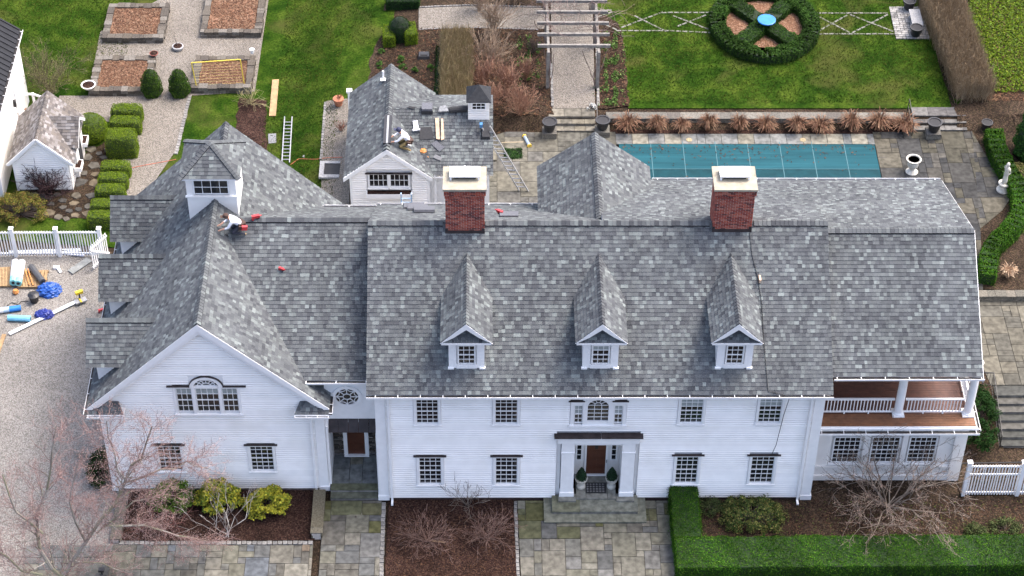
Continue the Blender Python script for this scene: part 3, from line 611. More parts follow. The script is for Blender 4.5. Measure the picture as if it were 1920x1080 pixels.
part('cornice', CU, M_TRIM, (cx0-.2, cx1+.2, cy0-.2, cy1+.2, zt, zt+.12))
ex = [(cx0-.24, cy0-.24, zt+.12), (cx1+.24, cy0-.24, zt+.12), (cx1+.24, cy1+.24, zt+.12), (cx0-.24, cy1+.24, zt+.12)]; ap = ((cx0+cx1)/2, (cy0+cy1)/2, 13.72); sh = B(); dk = B()
for i in range(4): shingles(sh, [[ex[i], ex[(i+1) % 4], ap]], expo=.18, tw=(.15, .34)); dk.face([ex[i], ex[(i+1) % 4], ap])
dk.build('cupola_roof', M_DECK, CU); sh.build('shingles', M_SH, CU, kind='stuff')
for i in range(4): ridge(CU, ex[i], ap, .35, .35, w=.14, L=.17, lift=.05)
# ---- rear ell
EX, EZ, EYB, EE, EHW = 3.72, 11.35, 13.25, 9.25, 2.72
er = roof('roof', H, [[[(EX-EHW, EYB, EE), (EX-EHW, 8.6, EE), (EX, 6.6, EZ), (EX, EYB, EZ)]], [[(EX, EYB, EZ), (EX, 6.6, EZ), (EX+EHW, 8.6, EE), (EX+EHW, EYB, EE)]]], label='gable roof running back towards the pool')
ridge(er, (EX, 7.0, EZ+.02), (EX, EYB, EZ+.02), .75, .75)
part('rear_wall', H, M_WHITE, (EX-2.5, EX+2.5, 8, 13, .5, 9.2))
pr2 = roof('roof', H, [[[(-1.8, 14.0, 4.6), (1.5, 14.0, 4.6), (.7, 16.3, 3.9), (-1.8, 16.3, 3.9)][::-1]], [[(1.5, 14.0, 4.6), (1.5, 16.6, 3.6), (.7, 16.3, 3.9)]]], label='low porch roof behind the left chimney')
part('porch_post', H, M_TRIM, (-1.6, -1.45, 16.0, 16.15, 1, 3.8), (.5, .65, 16.0, 16.15, 1, 3.7), (-1.8, 1.5, 12, 14, .9, 4.5))
# ================================================================== GROUND
NSH = 0
def sheet(name, poly, m, off=.0, kind='structure', step=1.0, parent=None, jag=0, **kw):
    """poly: world xy points; draped on the terrain"""
    global NSH; NSH += 1; off += NSH*.0007
    poly = [Vector((p[0], p[1], 0)) for p in poly]
    if jag:
        q = []
        for a, b in zip(poly, poly[1:]+poly[:1]):
            n = max(1, int((b-a).length/.5))
            for i in range(n): q.append(a+(b-a)*(i/n)+Vector((random.uniform(-jag, jag), random.uniform(-jag, jag), 0)))
        poly = q
    bm = bmesh.new(); vs = [bm.verts.new(p) for p in poly]; f = bm.faces.new(vs); f.normal_update()
    if f.normal.z < 0: f.normal_flip()
    bmesh.ops.triangulate(bm, faces=[f], ngon_method='EAR_CLIP')
    x0, x1 = min(p.x for p in poly), max(p.x for p in poly); y0, y1 = min(p.y for p in poly), max(p.y for p in poly)
    for ax, lo, hi in ((0, x0, x1), (1, y0, y1)):
        k = math.ceil(lo/step)*step
        while k < hi:
            co = [0, 0, 0]; no = [0, 0, 0]; co[ax] = k; no[ax] = 1
            bmesh.ops.bisect_plane(bm, geom=bm.verts[:]+bm.edges[:]+bm.faces[:], plane_co=co, plane_no=no); k += step
    for v in bm.verts: v.co.z = T(v.co.x, v.co.y)+off
    bmesh.ops.recalc_face_normals(bm, faces=bm.faces[:])
    me = bpy.data.meshes.new(name); bm.to_mesh(me); bm.free()
    if me.polygons and me.polygons[0].normal.z < 0: me.flip_normals()
    return link(name, me, m, parent, kind=kind if parent is None else None, **kw)
def gx(*pts): return [G(*p) for p in pts]
g = B(); N = 100
xs = [-250]+list(np.arange(-46, 47, 1.0))+[250]; ys = [-200]+list(np.arange(-12, 52, 1.0))+[300]
for x in xs:
    for y in ys: g.v.append((x, y, T(x, y)-.06))
for i in range(len(xs)-1):
    for j in range(len(ys)-1): a = i*len(ys)+j; g.f.append((a, a+len(ys), a+len(ys)+1, a+1))
g.build('ground', M_SOIL, kind='structure')
sheet('gravel_drive', [(-45, -12), (-17.5, -12), (-17.5, 17.0), (-45, 17.0)], M_GRAVEL, .0)
# rear lawns
sheet('lawn', [(-45, 20), (-20, 17.5), (-12.0, 14.5), (-9, 16), (-9.5, 20), (-9.0, 26), (-8, 30), (-7, 34), (-6.6, 48), (-45, 48)], M_LAWN, .0)
sheet('lawn', gx((1168, 62), (1330, 30), (1735, -10), (1760, 120), (1785, 203), (1178, 203))+[], M_LAWN, .0)
sheet('lawn', [(4.9, 33.0), (10.5, 33.0), (26, 35), (26, 47), (4.9, 47)], M_LAWN, .005)
sheet('lawn', [(25.2, 27.2), (29, 27.0), (33, 29), (31, 31), (24.5, 29.5)], M_LAWN, .006)
# gravel walks of the rear garden
sheet('gravel_path', gx((188, 60), (315, -10), (505, -10), (478, 172), (357, 180), (335, 275), (250, 400), (180, 400), (235, 290), (235, 235), (130, 215), (100, 205), (112, 180), (165, 180)), M_PATH, .02)
sheet('gravel_path', gx((612, 190), (655, 185), (655, 410), (600, 410), (604, 300)), M_PATH, .02)
sheet('gravel_path', gx((785, 16), (1030, 16), (1030, 55), (785, 55)), M_PATH, .02)
sheet('gravel_path', gx((1032, -30), (1110, -30), (1116, 204), (1036, 204)), M_PATH, .024)
# planting beds
sheet('mulch_bed', gx((725, -10), (1030, -10), (1030, 14), (780, 14), (722, 20)), M_SOIL, .015, jag=.1)
sheet('mulch_bed', gx((720, 56), (1030, 56), (1036, 215), (1030, 252), (925, 252), (740, 260), (690, 170), (694, 110)), M_SOIL, .015, jag=.12)
sheet('mulch_bed', gx((1116, 20), (1160, 45), (1168, 62), (1180, 200), (1117, 204)), M_SOIL, .015, jag=.12)
sheet('mulch_bed', gx((447, 185), (500, 190), (500, 300), (470, 300), (440, 260)), M_MULCH, .015, jag=.1)
sheet('mulch_bed', gx((100, 330), (240, 235), (245, 290), (200, 410), (0, 410), (0, 380)), M_SOIL, .012, jag=.1)
FBY = .58
sheet('mulch_bed', [(-18.2, .6), (-9.35, .6), (-9.35, -2.45), (-18.2, -2.45)], M_MULCH, .03)
sheet('mulch_bed', [(-6.05, 0), (-.2, 0), (-.05, -6), (-6.05, -6)], M_MULCH, .03)
sheet('mulch_bed', [(7.2, 0), (26, 0), (26, -3.5), (7.2, -3.5)], M_SOIL, .03)
sheet('mulch_bed', [(13.7, 1.2), (20.8, 1.2), (20.8, 0), (13.7, 0)], M_SOIL, .032)
sheet('mulch_bed', [(20.85, .3), (23.4, .3), (23.4, 7.5), (20.85, 9)], M_SOIL, .02)
sheet('mulch_bed', gx((1790, 205), (1830, 160), (1925, 170), (1925, 560), (1840, 540)), M_SOIL, .012, jag=.1)
sheet('mulch_bed', gx((1740, -10), (1830, -10), (1880, 160), (1860, 190), (1785, 188)), M_SOIL, .018, jag=.15)
def scatter_chips(name, poly, n, cols, size=(.03, .09), off=.02):
    xs = [p[0] for p in poly]; ys = [p[1] for p in poly]; V = []; Cc = []
    pts = [(p[0], p[1]) for p in poly]
    if area2(pts) < 0: pts.reverse()
    k = 0
    while k < n:
        x, y = random.uniform(min(xs), max(xs)), random.uniform(min(ys), max(ys)); ins = False
        for i in range(len(pts)):
            (xa, ya), (xb, yb) = pts[i-1], pts[i]
            if (ya > y) != (yb > y) and x < (xb-xa)*(y-ya)/(yb-ya)+xa: ins = not ins
        if not ins: k += .3; continue
        k += 1; a = random.uniform(0, 6.28); l = random.uniform(*size); w = l*random.uniform(.25, .6); tl = random.uniform(-.5, .5); z = T(x, y)+off+.015
        ca, sa = math.cos(a), math.sin(a)
        V.append([(x+ca*i*l-sa*j*w, y+sa*i*l+ca*j*w, z+i*l*tl*.5+.01) for i, j in ((-.5, -.5), (.5, -.5), (.5, .5), (-.5, .5))]); c = random.choice(cols); q = random.uniform(.8, 1.25); Cc.append((c[0]*q, c[1]*q, c[2]*q))
    if V: quads_obj(name, np.array(V), np.array(Cc), M_BARK, kind='stuff', label='fallen leaves and bark chips scattered over '+name.replace('_', ' ')[-30:], cat='litter')
BK = [(.026, .014, .011), (.05, .027, .02), (.085, .05, .036), (.018, .011, .01), (.038, .02, .015)]; LF = [(.10, .054, .032), (.14, .084, .05), (.062, .036, .025), (.042, .028, .02)]
scatter_chips('bark_on_left_front_bed', [(-18.1, .5), (-9.4, .5), (-9.4, -2.4), (-18.1, -2.4)], 4500, BK, off=.03)
scatter_chips('bark_on_middle_front_bed', [(-6, -.05), (-.25, -.05), (-.1, -5), (-6, -5)], 6500, BK+[LF[0]], off=.03)
scatter_chips('leaves_on_right_front_bed', [(8.3, -.05), (26, -.05), (26, -3), (8.3, -3)], 9000, LF+BK+[(.09, .11, .03)], off=.03)
scatter_chips('leaves_behind_the_shed', [(p.x, p.y) for p in gx((720, 56), (1030, 56), (1036, 215), (925, 252), (740, 250), (690, 170))], 6000, LF+LF+BK, (.05, .16))
scatter_chips('leaves_beside_the_pergola', [(p.x, p.y) for p in gx((1116, 60), (1168, 62), (1180, 200), (1117, 204))], 1500, LF+BK, (.05, .16))
scatter_chips('leaves_under_the_bare_hedge', [(p.x, p.y) for p in gx((1810, 0), (1870, 100), (1925, 190), (1850, 190), (1790, 0))], 3500, LF, (.06, .16))
# ---- flagstone paving
FSC = [(.125, .125, .112), (.15, .145, .12), (.105, .108, .105), (.14, .136, .108), (.17, .162, .135), (.11, .105, .09), (.135, .135, .128)]
MOSS = [(.098, .098, .045), (.12, .117, .065), (.092, .095, .055)]
def paving(name, poly, pal, unit=.36, z=None, sizes=((2, 2), (2, 3), (3, 2), (3, 3), (1, 2), (2, 1), (3, 4), (4, 3), (1, 1)), gap=.014, joint=None, mossf=None):
    """convex world polygon; each stone an object of its own"""
    pts = [(p[0], p[1]) for p in poly]
    if area2(pts) < 0: pts.reverse()
    base = sheet(name, pts, joint or mat('joint_sand', (.075, .07, .055), .95, .3, 8), .012)
    x0, x1 = min(p[0] for p in pts), max(p[0] for p in pts); y0, y1 = min(p[1] for p in pts), max(p[1] for p in pts)
    nx, ny = int((x1-x0)/unit)+1, int((y1-y0)/unit)+1; used = np.zeros((nx+5, ny+5), bool)
    for j in range(ny):
        for i in range(nx):
            if used[i, j]: continue
            for _ in range(8):
                a, c = random.choice(sizes)
                if not used[i:i+a, j:j+c].any(): break
            else: a = c = 1
            used[i:i+a, j:j+c] = True
            q = clip([(x0+i*unit+gap, y0+j*unit+gap), (x0+(i+a)*unit-gap, y0+j*unit+gap), (x0+(i+a)*unit-gap, y0+(j+c)*unit-gap), (x0+i*unit+gap, y0+(j+c)*unit-gap)], pts)
            if len(q) < 3 or area2(q) < .012: continue
            mx, my = sum(p[0] for p in q)/len(q), sum(p[1] for p in q)/len(q); zz = T(mx, my) if z is None else z
            cc = random.choice(MOSS) if mossf and random.random() < mossf(mx, my) else random.choice(pal); k = random.uniform(.85, 1.15); cc = tuple(t*k for t in cc)
            h = random.uniform(.062, .072); b = B(); b.hexa([(p[0], p[1], zz) for p in q], [(p[0], p[1], zz+h) for p in q], cc); b.build('flagstone', M_STONE, base)
    return base
paving('front_walk', [(-.0, -.1), (7.2, -.1), (7.2, -6), (.15, -6)], FSC, mossf=lambda x, y: .4*ss(-3.2, -.5, y))
paving('side_walk', [(-9.05, -.1), (-6.35, -.1), (-6.3, -6), (-9.05, -6)], FSC, mossf=lambda x, y: .6*ss(-2.2, -.3, y))
paving('front_patio', [(-22.5, -2.75), (-9.4, -2.75), (-9.4, -6), (-22.5, -6)], FSC*3+[(.17, .135, .1), (.12, .132, .145), (.16, .148, .12)])
TRC = [(.066, .065, .06), (.054, .054, .052), (.082, .078, .068), (.048, .049, .049), (.095, .088, .068), (.072, .068, .052)]
paving('pool_terrace', [(-3.4, 14.2), (5.7, 14.2), (5.7, 26.0), (-.4, 26.0), (-3.4, 24.3)], [(.112, .108, .088), (.128, .122, .1), (.1, .097, .082), (.112, .11, .1)], .42)
paving('pool_coping', [(5.7, 24.94), (20.0, 24.94), (20.0, 25.85), (5.7, 25.85)], [(.19, .195, .185), (.215, .205, .165), (.17, .18, .175)], .45, sizes=((2, 2), (1, 2)))
pts = gx((1642, 255), (1735, 248), (1822, 248), (1850, 300), (1895, 372), (1880, 395), (1838, 430))
v2 = lambda *i: [(pts[k].x, pts[k].y) for k in i]
paving('pool_terrace', [(20.0, 12.0), (23.8, 12.0)]+v2(6, 2)+[(20.0, 26.0)], TRC, .42); paving('pool_terrace', v2(6, 5, 4, 2), TRC, .42)
paving('upper_landing', [(23.2, 6.45), (28, 6.45), (28, 12.4), (22.3, 12.4)], [(.115, .108, .086), (.1, .096, .08), (.135, .126, .1)], .4)
# cobble edgings
def cobble_row(name, a, b, n, w=.2, pal=((.30, .29, .27), (.36, .35, .33), (.25, .245, .235)), h=.05, label=None):
    a, b = Vector(a), Vector(b); L = (b-a).length/n; an = math.atan2(b.y-a.y, b.x-a.x); ms = []
    e = thing(name, None, None, (0, 0, 0), kind='structure')
    for c in pal:
        for k in range(2): q = B(); t = .012; l = L-.015; q.hexa([(0, -w/2, -.05), (l, -w/2, -.05), (l, w/2, -.05), (0, w/2, -.05)], [(t, -w/2+t, h), (l-t, -w/2+t, h+random.uniform(-.008, .008)), (l-t, w/2-t, h), (t, w/2-t, h)], c); me = q.mesh('cobble'); me.materials.append(M_COBBLE); ms.append(me)
    for i in range(n):
        p = a+(b-a)*(i/n); link('cobble', random.choice(ms), None, e, loc=(p.x+random.uniform(-.012, .012), p.y+random.uniform(-.012, .012), T(p.x, p.y)+.01+random.uniform(-.006, .006)), rot=(0, 0, an+random.uniform(-.04, .04)))
cobble_row('cobble_edging', (-18.3, -2.6, 0), (-9.4, -2.6, 0), 38, .22)
cobble_row('cobble_edging', (-6.25, -.15, 0), (-6.2, -6, 0), 24); cobble_row('cobble_edging', (-.1, -.1, 0), (.02, -6, 0), 24, .16)
p, q = G(356, 180), G(330, 290); cobble_row('cobble_edging', p, q, 22, .2)
for (a, b), n in ((((610, 192), (602, 300)), 22), (((1118, 60), (1122, 200)), 20), (((1034, 120), (1036, 200)), 14)):
    cobble_row('cobble_edging', G(*a), G(*b), n, .16)
cobble_row('cobble_edging', G(785, 14), G(1015, 14), 40, .12); cobble_row('cobble_edging', G(785, 56), G(1010, 56), 40, .12)
p = G(130, 790)
# patterns of pavers set in the lawn
def paver_lines(name, segs, label):
    t = thing(name, label, None, kind='structure'); q = B(); q.box(0, .3, -.055, .055, -.02, .02, (.27, .27, .235)); me = q.mesh('paver'); me.materials.append(M_COBBLE)
    q = B(); q.box(0, .3, -.05, .05, -.02, .02, (.19, .2, .15)); m2 = q.mesh('paver'); m2.materials.append(M_COBBLE)
    for a, b in segs:
        a, b = G(*a), G(*b); n = int((b-a).length/.34)
        for i in range(n):
            p = a+(b-a)*(i/n); link('paver', random.choice((me, me, m2)), None, t, loc=(p.x, p.y, T(p.x, p.y)+.012), rot=(0, 0, math.atan2(b.y-a.y, b.x-a.x)+random.uniform(-.05, .05)))
paver_lines('paver_pattern', [((1530, 25), (1666, 25)), ((1532, 64), (1680, 64)), ((1532, 30), (1594, 62)), ((1532, 60), (1590, 28)), ((1594, 28), (1676, 60)), ((1598, 62), (1666, 27))], 'lattice of pale pavers set in the right lawn')
paver_lines('paver_pattern', [((1112, 18), (1150, 20)), ((1120, 32), (1150, 22)), ((1125, 42), (1160, 58)), ((1155, 58), (1255, 58)), ((1165, 52), (1245, 22)), ((1190, 30), (1250, 60)), ((1240, 24), (1335, 24)), ((1262, 30), (1330, 56)), ((1270, 50), (1325, 28)), ((1255, 58), (1340, 62))], 'lattice of pale pavers set in the lawn beside the pergola')
# retaining wall behind the pool, with its bed
def stone_wall(name, a, b, h, w, label, cap=True, pal=None, z0=None, cat='wall', ledge=.32):
    a, b = Vector((a[0], a[1], 0)), Vector((b[0], b[1], 0)); L = (b-a).length; an = math.atan2(b.y-a.y, b.x-a.x)
    t = thing(name, label, cat, (a.x, a.y, T(a.x, a.y) if z0 is None else z0), an)
    pal = pal or [(.27, .255, .22), (.21, .2, .175), (.33, .31, .27), (.24, .215, .175), (.17, .165, .15)]
    c = B(); c.box(.02, L-.02, -w/2+.02, w/2-.02, -.3, h-.02); c.build('core', M_MORTAR, t)
    z = -.05
    while z < h-.06:
        hh = min(random.uniform(.12, .2), h-.05-z); 
        for s in (-1, 1):
            x = 0
            while x < L-.05:
                l = min(random.uniform(.25, .6), L-x); o = random.uniform(0, .03); q = B()
                q.box(x+.008, x+l-.008, s*w/2-(.06 if s > 0 else o), s*w/2+(o if s > 0 else .06), z+.006, z+hh-.006, random.choice(pal)); q.build('stone', M_COBBLE, t); x += l
        z += hh
    x = 0
    while x < L-.05:
        l = min(random.uniform(ledge, ledge*2), L-x); q = B(); q.box(x+.006, x+l-.006, -w/2-.04, w/2+.04, h-.05, h+random.uniform(0, .02), random.choice(pal)); q.build('capstone', M_COBBLE, t); x += l
    return t
PW = [(.24, .225, .195), (.2, .19, .165), (.28, .265, .225), (.18, .165, .145)]
stone_wall('retaining_wall', (5.2, 26.85), (21.9, 26.85), .55, .5, 'long low stone wall behind the pool', pal=PW, z0=1.0, ledge=.5)
stone_wall('retaining_wall', (5.0, 25.9), (5.0, 27.6), .3, .5, 'short stone wall end at the bottom of the garden steps', pal=PW, z0=1.0)
sheet('mulch_bed', [(5.4, 25.87), (21.3, 25.87), (21.3, 26.6), (5.4, 26.6)], M_MULCH, .02)
def steps(name, x0, x1, y0, dy, n, z0, dz, pal, label=None, irregular=False, dirn=1):
    t = thing(name, label, None, kind='structure')
    for i in range(n):
        y = y0+i*dy*dirn; x = x0
        while x < x1-.05:
            l = min(random.uniform(.5, 1.1) if irregular else 9, x1-x); q = B(); q.box(x+.006, x+l-.006, y, y+(n-i)*dy+.02, z0+i*dz-.1, z0+(i+1)*dz-.045, (.2, .19, .17)); q.box(x+.008, x+l-.008, y-.03, y+dy+.3, z0+(i+1)*dz-.042, z0+(i+1)*dz, random.choice(pal)); q.build('tread', M_STONE, t); x += l
    return t
steps('garden_steps', 2.0, 4.6, 26.0, .42, 3, 1.0, .17, [(.17, .155, .12), (.15, .14, .115), (.2, .185, .15)], irregular=True)
steps('garden_steps', 22.3, 25.3, 26.1, .42, 3, 1.0, .17, [(.15, .145, .135), (.12, .115, .11), (.18, .175, .165)], irregular=True)
steps('side_stairs', 23.3, 26, 3.3, .42, 7, .0, .145, [(.085, .085, .075), (.07, .072, .066), (.10, .098, .088)])
steps('porch_steps', -8.75, -6.5, -.0, .33, 2, 0, .2, [(.11, .115, .075), (.1, .106, .08)])
for n, x0, x1, y0, z0, z1 in (('entrance_step', 1.22, 5.97, -1.5, .0, .17), ('entrance_step', 1.6, 5.6, -1.02, .17, .36)):
    t = thing(n, None, None, kind='structure'); q = B(); q.box(x0+.03, x1-.03, y0+.03, -.02, z0, z1-.06, (.19, .18, .16)); q.build('riser', M_STONE, t)
    for a, c in ((x0, x0+1.3), (x0+1.31, x1-1.4), (x1-1.39, x1)): q = B(); q.box(a, c, y0, -.0, z1-.058, z1, random.choice(((.165, .17, .135), (.185, .19, .155), (.15, .152, .105)))); q.build('tread', M_STONE, t)
t = thing('porch_floor', None, None, kind='structure')
for x0, x1, y0, y1 in ((2.74, 3.2, -.3, 1.2), (3.21, 4.2, -.3, 1.2), (4.21, 4.6, -.3, 1.2), (1.9, 2.73, -.45, -.0), (4.61, 5.45, -.45, -.0)): q = B(); q.box(x0, x1-.01, y0, y1, .1, .445, (.20, .20, .175)); q.build('flagstone', M_STONE, t)
for x0, x1, y0, y1 in ((-8.68, -7.9, .7, 1.6), (-7.89, -7.3, .7, 1.9), (-7.29, -6.52, .7, 1.5), (-8.68, -7.9, 1.61, 2.5), (-7.29, -6.52, 1.51, 2.5), (-7.89, -7.3, 1.91, 2.5)): q = B(); q.box(x0, x1-.01, y0, y1-.01, .1, .4+random.uniform(0, .008), random.choice(((.15, .16, .155), (.17, .165, .13), (.13, .14, .14)))); q.build('flagstone', M_STONE, t)
stone_wall('low_wall', (-9.25, .3), (-9.25, -2.35), .42, .48, 'low mossy stone wall beside the side walk', pal=[(.19, .17, .12), (.22, .2, .15), (.16, .14, .1)], ledge=1.2)
stone_wall('low_wall', (-18.45, -.2), (-18.45, -2.6), .3, .4, 'low stone wall at the corner of the left front bed', pal=[(.19, .17, .14), (.22, .2, .16)], ledge=.8)
stone_wall('low_wall', (-20.9, 2.9), (-19.3, .4), .15, .22, 'curved stone kerb by the dark shrub')
stone_wall('low_wall', (22.2, 12.6), (28, 12.6), .4, .4, 'stone wall above the side landing', pal=[(.24, .22, .18), (.19, .18, .15)], z0=1)
b = B(); p = G(667, 971); b.lathe([(.36, .03), (.36, .06), (.3, .065)], p, 24, (.36, .33, .26)); b.lathe([(.05, .065), (.05, .085)], p, 8, (.12, .1, .09)); b.build('millstone', M_COBBLE, label='round millstone set into the side walk', cat='millstone')
# pool under its winter cover
def mat_cover():
    m, N, L, bs = nm('pool_cover'); bs.inputs['Roughness'].default_value = .6; bs.inputs['Specular IOR Level'].default_value = .1
    tc = N.new('ShaderNodeTexCoord'); mp = N.new('ShaderNodeMapping'); mp.inputs['Scale'].default_value = (.15, 3, 1); L.new(tc.outputs['Object'], mp.inputs[0])
    n = N.new('ShaderNodeTexNoise'); n.inputs['Scale'].default_value = 1.5; n.inputs['Detail'].default_value = 6; L.new(mp.outputs[0], n.inputs['Vector'])
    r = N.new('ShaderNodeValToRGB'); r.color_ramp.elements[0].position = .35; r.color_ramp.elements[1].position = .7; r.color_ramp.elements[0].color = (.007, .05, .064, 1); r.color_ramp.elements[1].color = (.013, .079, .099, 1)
    L.new(n.outputs['Fac'], r.inputs[0]); L.new(r.outputs[0], bs.inputs['Base Color']); return m
pc = thing('pool_cover', 'teal winter cover stretched over the long swimming pool', 'pool cover'); MC = mat_cover()
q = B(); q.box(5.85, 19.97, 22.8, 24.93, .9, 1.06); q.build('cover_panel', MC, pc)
q = B(); q.box(5.85, 19.97, 17.6, 22.795, .9, 1.055); q.build('cover_panel', mat('pool_cover_dark', (.005, .04, .05), .6, .15, 2, spec=.1), pc)  # darker part of the cover: sag shading and water put into its colour
for x in np.arange(7.6, 19.9, 1.78):
    q = B(); q.box(x-.02, x+.02, 17.6, 25.15, 1.063, 1.068); q.build('strap', mat('cover_strap', (.035, .115, .135), .6, .1), pc)
    q = B(); q.box(x-.01, x+.01, 25.0, 25.45, 1.05, 1.065); q.build('strap_spring', M_IRON, pc)
for y in (23.8, 22.1): q = B(); q.box(20.0, 20.5, y-.015, y+.015, 1.05, 1.065); q.build('strap_spring', M_IRON, pc)
q = B(); q.box(5.85, 19.97, 22.78, 22.81, 1.0705, 1.0745); q.build('strap', MATS['cover_strap'], pc)
for px in (1292, 1505): b = B(); b.lathe([(.17, 0), (.17, .05), (.1, .06)], G(px, 264)+Vector((0, 0, .03)), 16, (.5, .42, .26)); b.build('skimmer_lid', M_COBBLE, label='round cream skimmer lid in the coping, %s' % ('left one near the garden steps' if px < 1400 else 'right one toward the far end'), cat='lid')

# irregular stepping stones near the playhouse
ss_ = thing('stepping_stones', None, None, kind='structure'); done = []
for i in range(400):
    px, py = (random.uniform(140, 205), random.uniform(275, 345)) if i % 2 else (random.uniform(60, 180), random.uniform(365, 412)); p = G(px, py); r = random.uniform(.18, .42)
    if any((p.x-q[0])**2+(p.y-q[1])**2 < (r+q[2])**2*.9 for q in done): continue
    done.append((p.x, p.y, r)); k = random.randint(5, 7); a0 = random.random()*6; pl = [(p.x+r*random.uniform(.65, 1.15)*math.cos(a0+6.283*j/k)*1.2, p.y+r*random.uniform(.65, 1.15)*math.sin(a0+6.283*j/k)) for j in range(k)]; zz = T(p.x, p.y)+.02
    q = B(); q.hexa([(x, y, zz) for x, y in pl], [(p.x+(x-p.x)*.93, p.y+(y-p.y)*.93, zz+.05) for x, y in pl], random.choice(((.12, .108, .085), (.1, .093, .08), (.14, .115, .08), (.08, .077, .07)))); q.build('stone', M_STONE, ss_)
# grass tufts over the lawns
def tufts(polys, n, h=(.04, .09)):
    V, C_ = [], []
    for poly in polys:
        x0, x1, y0, y1 = poly; 
        for i in range(int(n*(x1-x0)*(y1-y0))):
            x, y = random.uniform(x0, x1), random.uniform(y0, y1); a = random.uniform(0, 3.14); w = random.uniform(.03, .07); hh = random.uniform(*h); lx, ly = random.gauss(0, .03), random.gauss(0, .03); z = T(x, y)+.02; ca, sa = math.cos(a)*w/2, math.sin(a)*w/2
            V.append(((x-ca, y-sa, z), (x+ca, y+sa, z), (x+ca*.3+lx, y+sa*.3+ly, z+hh), (x-ca*.3+lx, y-sa*.3+ly, z+hh*.9))); k = .5+.25*(math.sin(x*.9+2*math.sin(y*.5))+math.sin(y*.8+1.7*math.sin(x*.37))); k = max(0, min(1, k+random.gauss(0, .22))); C_.append((.018+.06*k, .044+.05*k, .005+.012*k))
    return np.array(V), np.array(C_)
V, C_ = tufts([(-13, -9.6, 17, 22), (-14, -9.8, 22, 34), (-13.5, -8, 34, 41), (6.6, 25.0, 28.0, 34.5), (6.6, 11.3, 34.5, 40), (18, 25.2, 34.5, 40), (-33, -22.5, 31, 41)], 95); quads_obj('grass', V, C_, M_LEAF, kind='stuff', label='short grass blades of the rear lawns', cat='grass')

V, C_ = [], []
for i in range(260):
    x, y = random.uniform(5.9, 19.9), 24.9-abs(random.gauss(0, .9)); a = random.uniform(0, 6.28); l = random.uniform(.03, .09); ca, sa = math.cos(a)*l, math.sin(a)*l
    V.append([(x-ca, y-sa, 1.078), (x+sa*.4, y-ca*.4, 1.08), (x+ca, y+sa, 1.085), (x-sa*.4, y+ca*.4, 1.08)]); C_.append(random.choice(LF))
quads_obj('fallen_leaves', np.array(V), np.array(C_), M_BARK, pc, kind='stuff')
# ================================================================== OTHER BUILDINGS
# ---- pool house / shed under re-roofing
PHX = thing('garden_shed', 'white garden shed with an L-shaped grey shingle roof being finished', 'shed', (0, 0, 0))
fx0, fx1, fxr, fyf, fyb, fe, fz = -8.9, -4.25, -6.6, 19.0, 26.2, 3.62, 5.56
sr = (fz-fe)/(fxr-fx0)
cyf, cyb, cyr, cze, czr, cxr = 19.3, 26.0, 22.6, 3.62, 5.42, -1.1
fr = roof('roof', PHX, [[[(fx0, fyf, fe), (fxr, fyf, fz), (fxr, fyb, fz), (fx0, fyb, fe)]], [[(fxr, fyf, fz), (fx1, fyf, fe), (fx1, fyb, fe), (fxr, fyb, fz)]]])
PALN = SHC[:5]
cr_ = roof('roof', PHX, [[[(-6.0, cyf, cze), (cxr, cyf, cze), (cxr, cyr, czr), (-6.4, cyr, czr)]], [[(-6.4, cyr, czr), (cxr, cyr, czr), (cxr, cyb, cze), (-6.0, cyb, cze)]]], pal=None)
ridge(fr, (fxr, fyf, fz+.02), (fxr, fyf+.5, fz+.02), .8, .8); ridge(fr, (fxr, 21.8, fz+.02), (fxr, fyb, fz+.02), .8, .8)
part('ridge_underlay', fr, M_BLACK, (fxr-.2, fxr-.06, 19.5, 21.8, fz-.11, fz+.03), (fxr+.06, fxr+.2, 19.5, 21.8, fz-.11, fz+.03)); part('ridge_vent', fr, M_METAL, (fxr-.05, fxr+.05, 19.5, 21.8, fz-.02, fz+.045))
b = B(); b.box(-8.6, -4.45, 19.3, 26, .9, 3.6); b.prism([(-8.6, 19.3, 3.6), (-4.5, 19.3, 3.6), (fxr, 19.3, fz-.15)], (0, 6.7, 0)); b.box(-4.6, -1.3, 19.7, 25.7, .9, 3.6); b.build('wall_core', M_TRIM, PHX)
sw_ = part('front_wall', PHX, M_TRIM, (-8.5, -4.57, 19.285, 19.299, .9, 3.55)); part('corner_board', PHX, M_TRIM, (-8.62, -8.5, 19.17, 19.3, .9, 3.6)); part('corner_board', PHX, M_TRIM, (-4.57, -4.43, 19.17, 19.3, .9, 3.6))
clapboards(sw_, 19.2, lambda z: (-8.5, -4.57) if z < 3.55 else (fxr-(fz-.2-z)/sr, fxr+(fz-.2-z)/sr), 1.0, fz-.3, [(-7.72, -5.35, 2.5, 3.95)], expo=.15)
for x in (-7.6, -6.5): window(PHX, x, x+.98, 2.85, 3.75, 19.2, 4, 2, head=True, sill=True, rail=False, cas=.06)
part('window_box', PHX, M_TRIM, (-7.75, -5.35, 18.85, 19.2, 2.35, 2.62)); part('window_box_soil', PHX, M_MULCH, (-7.7, -5.4, 18.88, 19.18, 2.62, 2.64))
b = B()
for s in (-1, 1):
    q = [(fxr, fyf-.03, fz), (fxr, fyf-.03, fz-.3), (fxr+s*2.33, fyf-.03, fe-.25), (fxr+s*2.33, fyf-.03, fe+.0)]; b.prism(q if s < 0 else q[::-1], (0, .08, 0))
b.build('rake_board', M_TRIM, PHX)
gutter(PHX, (fx1-.1, cyf, cze-.06), (-3.2, cyf, cze-.06), (0, -1, 0), .12)
part('corner_post', PHX, M_TRIM, (-4.2, -4.08, 19.3, 19.4, 1, 3.5))
